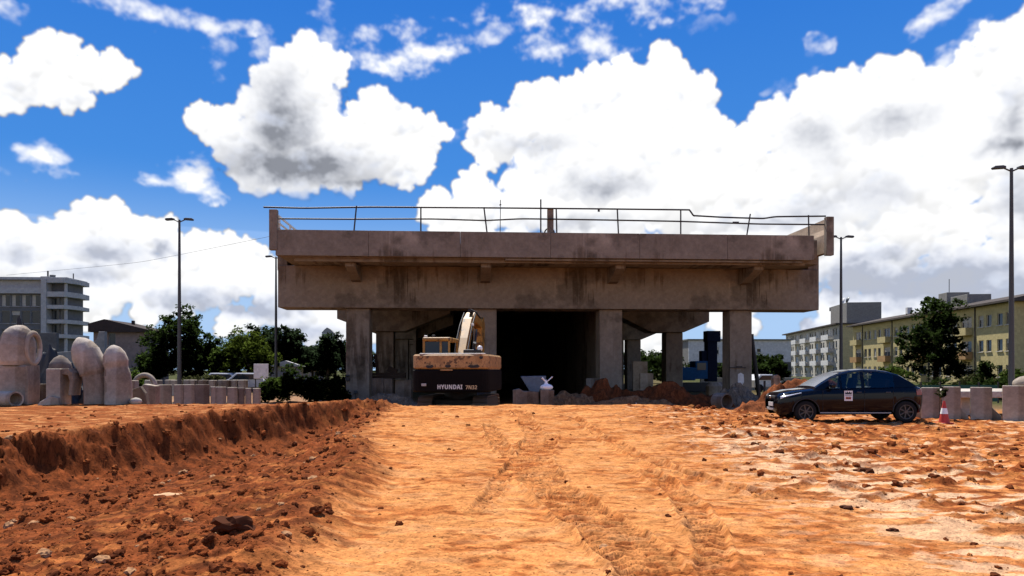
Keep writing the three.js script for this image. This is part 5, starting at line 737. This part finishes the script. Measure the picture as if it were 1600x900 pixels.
// small houses and yard things seen through the gap on the left
for (const [X, D, w, h, c, l] of [[466, 84, 2.0, 1.5, [0.3, 0.09, 0.05], 'small house with a red roof among the bushes'], [494, 90, 1.8, 1.4, [0.32, 0.1, 0.06], 'tiny red-walled house beside the slender pine'], [446, 62, 2.6, 1.8, [0.55, 0.53, 0.5], 'small pale shed with a sloping white roof']]) { const x = atX(X, D), t = thing('house', l, 'house', [x, groundY(clamp(x, -40, 40), -60), -D], 0.2); part(t, 'wall', [span(-w / 2, w / 2, 0, h, -1.6, 0)], painted(0.4, 0.36, 0.33)); part(t, 'roof', [moved(prism([[-w / 2 - 0.2, 0], [w / 2 + 0.2, 0], [0, 0.5]], 2, 0), 0, h, -1.8)], painted(...c)); part(t, 'door', [span(-0.2, 0.25, 0, 1.3, 0.01, 0.05)], M.darkWood); }
{ const x = atX(408, 40), t = thing('notice_board', 'blank white notice board on two legs before the bright tree', 'sign', [x, groundY(x, -40), -40], 0.05); part(t, 'board', [bx(0.78, 0.8, 0.05, 0, 1.45, 0, 0.01)], M.white); part(t, 'leg', [bx(0.05, 1.2, 0.05, -0.3, 0.55, -0.02)], M.steel); part(t, 'leg', [bx(0.05, 1.2, 0.05, 0.3, 0.55, -0.02)], M.steel); }
for (const [X, D, s] of [[352, 52, 1], [372, 53, 0.8], [392, 51, 0.9]]) { const x = atX(X, D), t = thing('parked_car', 'pale car parked under the trees beyond the far blocks', 'car', [x, groundY(x, -D), -D], 0.1, 'pale cars under the trees'); part(t, 'body', [moved(prism([[-1.6, 0.3], [1.6, 0.3], [1.65, 0.75], [1.0, 0.85], [0.6, 1.3], [-0.8, 1.32], [-1.3, 0.9], [-1.65, 0.8]], 1.5, 0.06), 0, 0, -0.75)], painted(0.6, 0.6, 0.6, 0.3)); part(t, 'window', [moved(prism([[-1.1, 0.88], [0.85, 0.88], [0.5, 1.22], [-0.7, 1.24]], 0.02), 0, 0, 0.755)], M.glass); for (const u of [-1.0, 1.0]) part(t, 'wheel', [rod([u, 0.3, 0.55], [u, 0.3, 0.78], 0.3, 18)], M.rubber); }
{ const x = atX(1192, 58), t = thing('parked_car', 'white car parked behind the short dark posts', 'car', [x, groundY(x, -58), -58], 0.2); part(t, 'body', [moved(prism([[-1.1, 0.35], [1.1, 0.35], [1.15, 0.8], [0.7, 0.9], [0.4, 1.35], [-0.6, 1.35], [-1.1, 0.9]], 1.5, 0.06), 0, 0, -0.75)], painted(0.72, 0.72, 0.72, 0.3)); part(t, 'window', [moved(prism([[-0.85, 0.92], [0.6, 0.92], [0.33, 1.26], [-0.5, 1.26]], 0.02), 0, 0, 0.755)], M.glass); for (const u of [-0.7, 0.7]) part(t, 'wheel', [rod([u, 0.3, 0.55], [u, 0.3, 0.78], 0.3, 18)], M.rubber); }
{ // blue drilling rig beyond the viaduct
  const D = 58, x = atX(1092, D), navy = painted(0.008, 0.013, 0.03, 0.85), blue = painted(0.02, 0.085, 0.2, 0.85), t = thing('drilling_rig', 'dark blue drilling rig with a thick upright mast behind the viaduct', 'machine', [x, groundY(x, -D), -D], 0.1);
  part(t, 'mast', [span(0.55, 1.35, 0.8, 4.6, -0.4, 0.4, 0.05)], navy); part(t, 'mast_head', [span(0.5, 1.6, 3.9, 4.75, -0.45, 0.45, 0.05)], navy); part(t, 'cab', [span(-0.5, 0.5, 1.0, 2.4, -0.7, 0.6, 0.06)], blue); part(t, 'engine_cover', [span(-2.0, -0.5, 0.9, 1.9, -0.8, 0.7, 0.06)], blue); part(t, 'cab_window', [span(-0.35, 0.35, 1.7, 2.25, 0.6, 0.62)], M.glass);
  for (const s of [-1, 1]) part(t, 'track', [moved(prism(stadium(1.6, 0.35), 0.45, 0.02), -0.3, 0.38, s * 0.55 - 0.22)], M.black);
  part(t, 'hose_reel', [span(0.1, 0.6, 2.3, 3.2, -0.3, 0.3, 0.05)], navy);
  const y = 50, mx = atX(1180, y), m = thing('leaning_mast', 'dark leaning pile beside the right-hand column', 'pole', [mx, groundY(mx, -y), -y], 0); part(m, 'pole', [rod([0.25, 0, 0], [-0.25, 3.95, 0], 0.14, 10)], M.black); part(m, 'tip', [rod([-0.26, 3.9, 0], [-0.27, 4.1, 0], 0.16, 10)], M.black);
  const w = atX(1150, 62), f = thing('block_wall', 'low grey block wall beyond the right-hand column', 'wall', [w, groundY(w, -62), -62], 0.05); part(f, 'wall', [span(-3, 5.5, 0, 1.0, -0.2, 0)], painted(0.3, 0.29, 0.24, 0.9, 2)); part(f, 'coping', [span(-3.05, 5.55, 1.0, 1.07, -0.24, 0.04)], painted(0.4, 0.38, 0.34));
}
renderer.render(scene,camera);
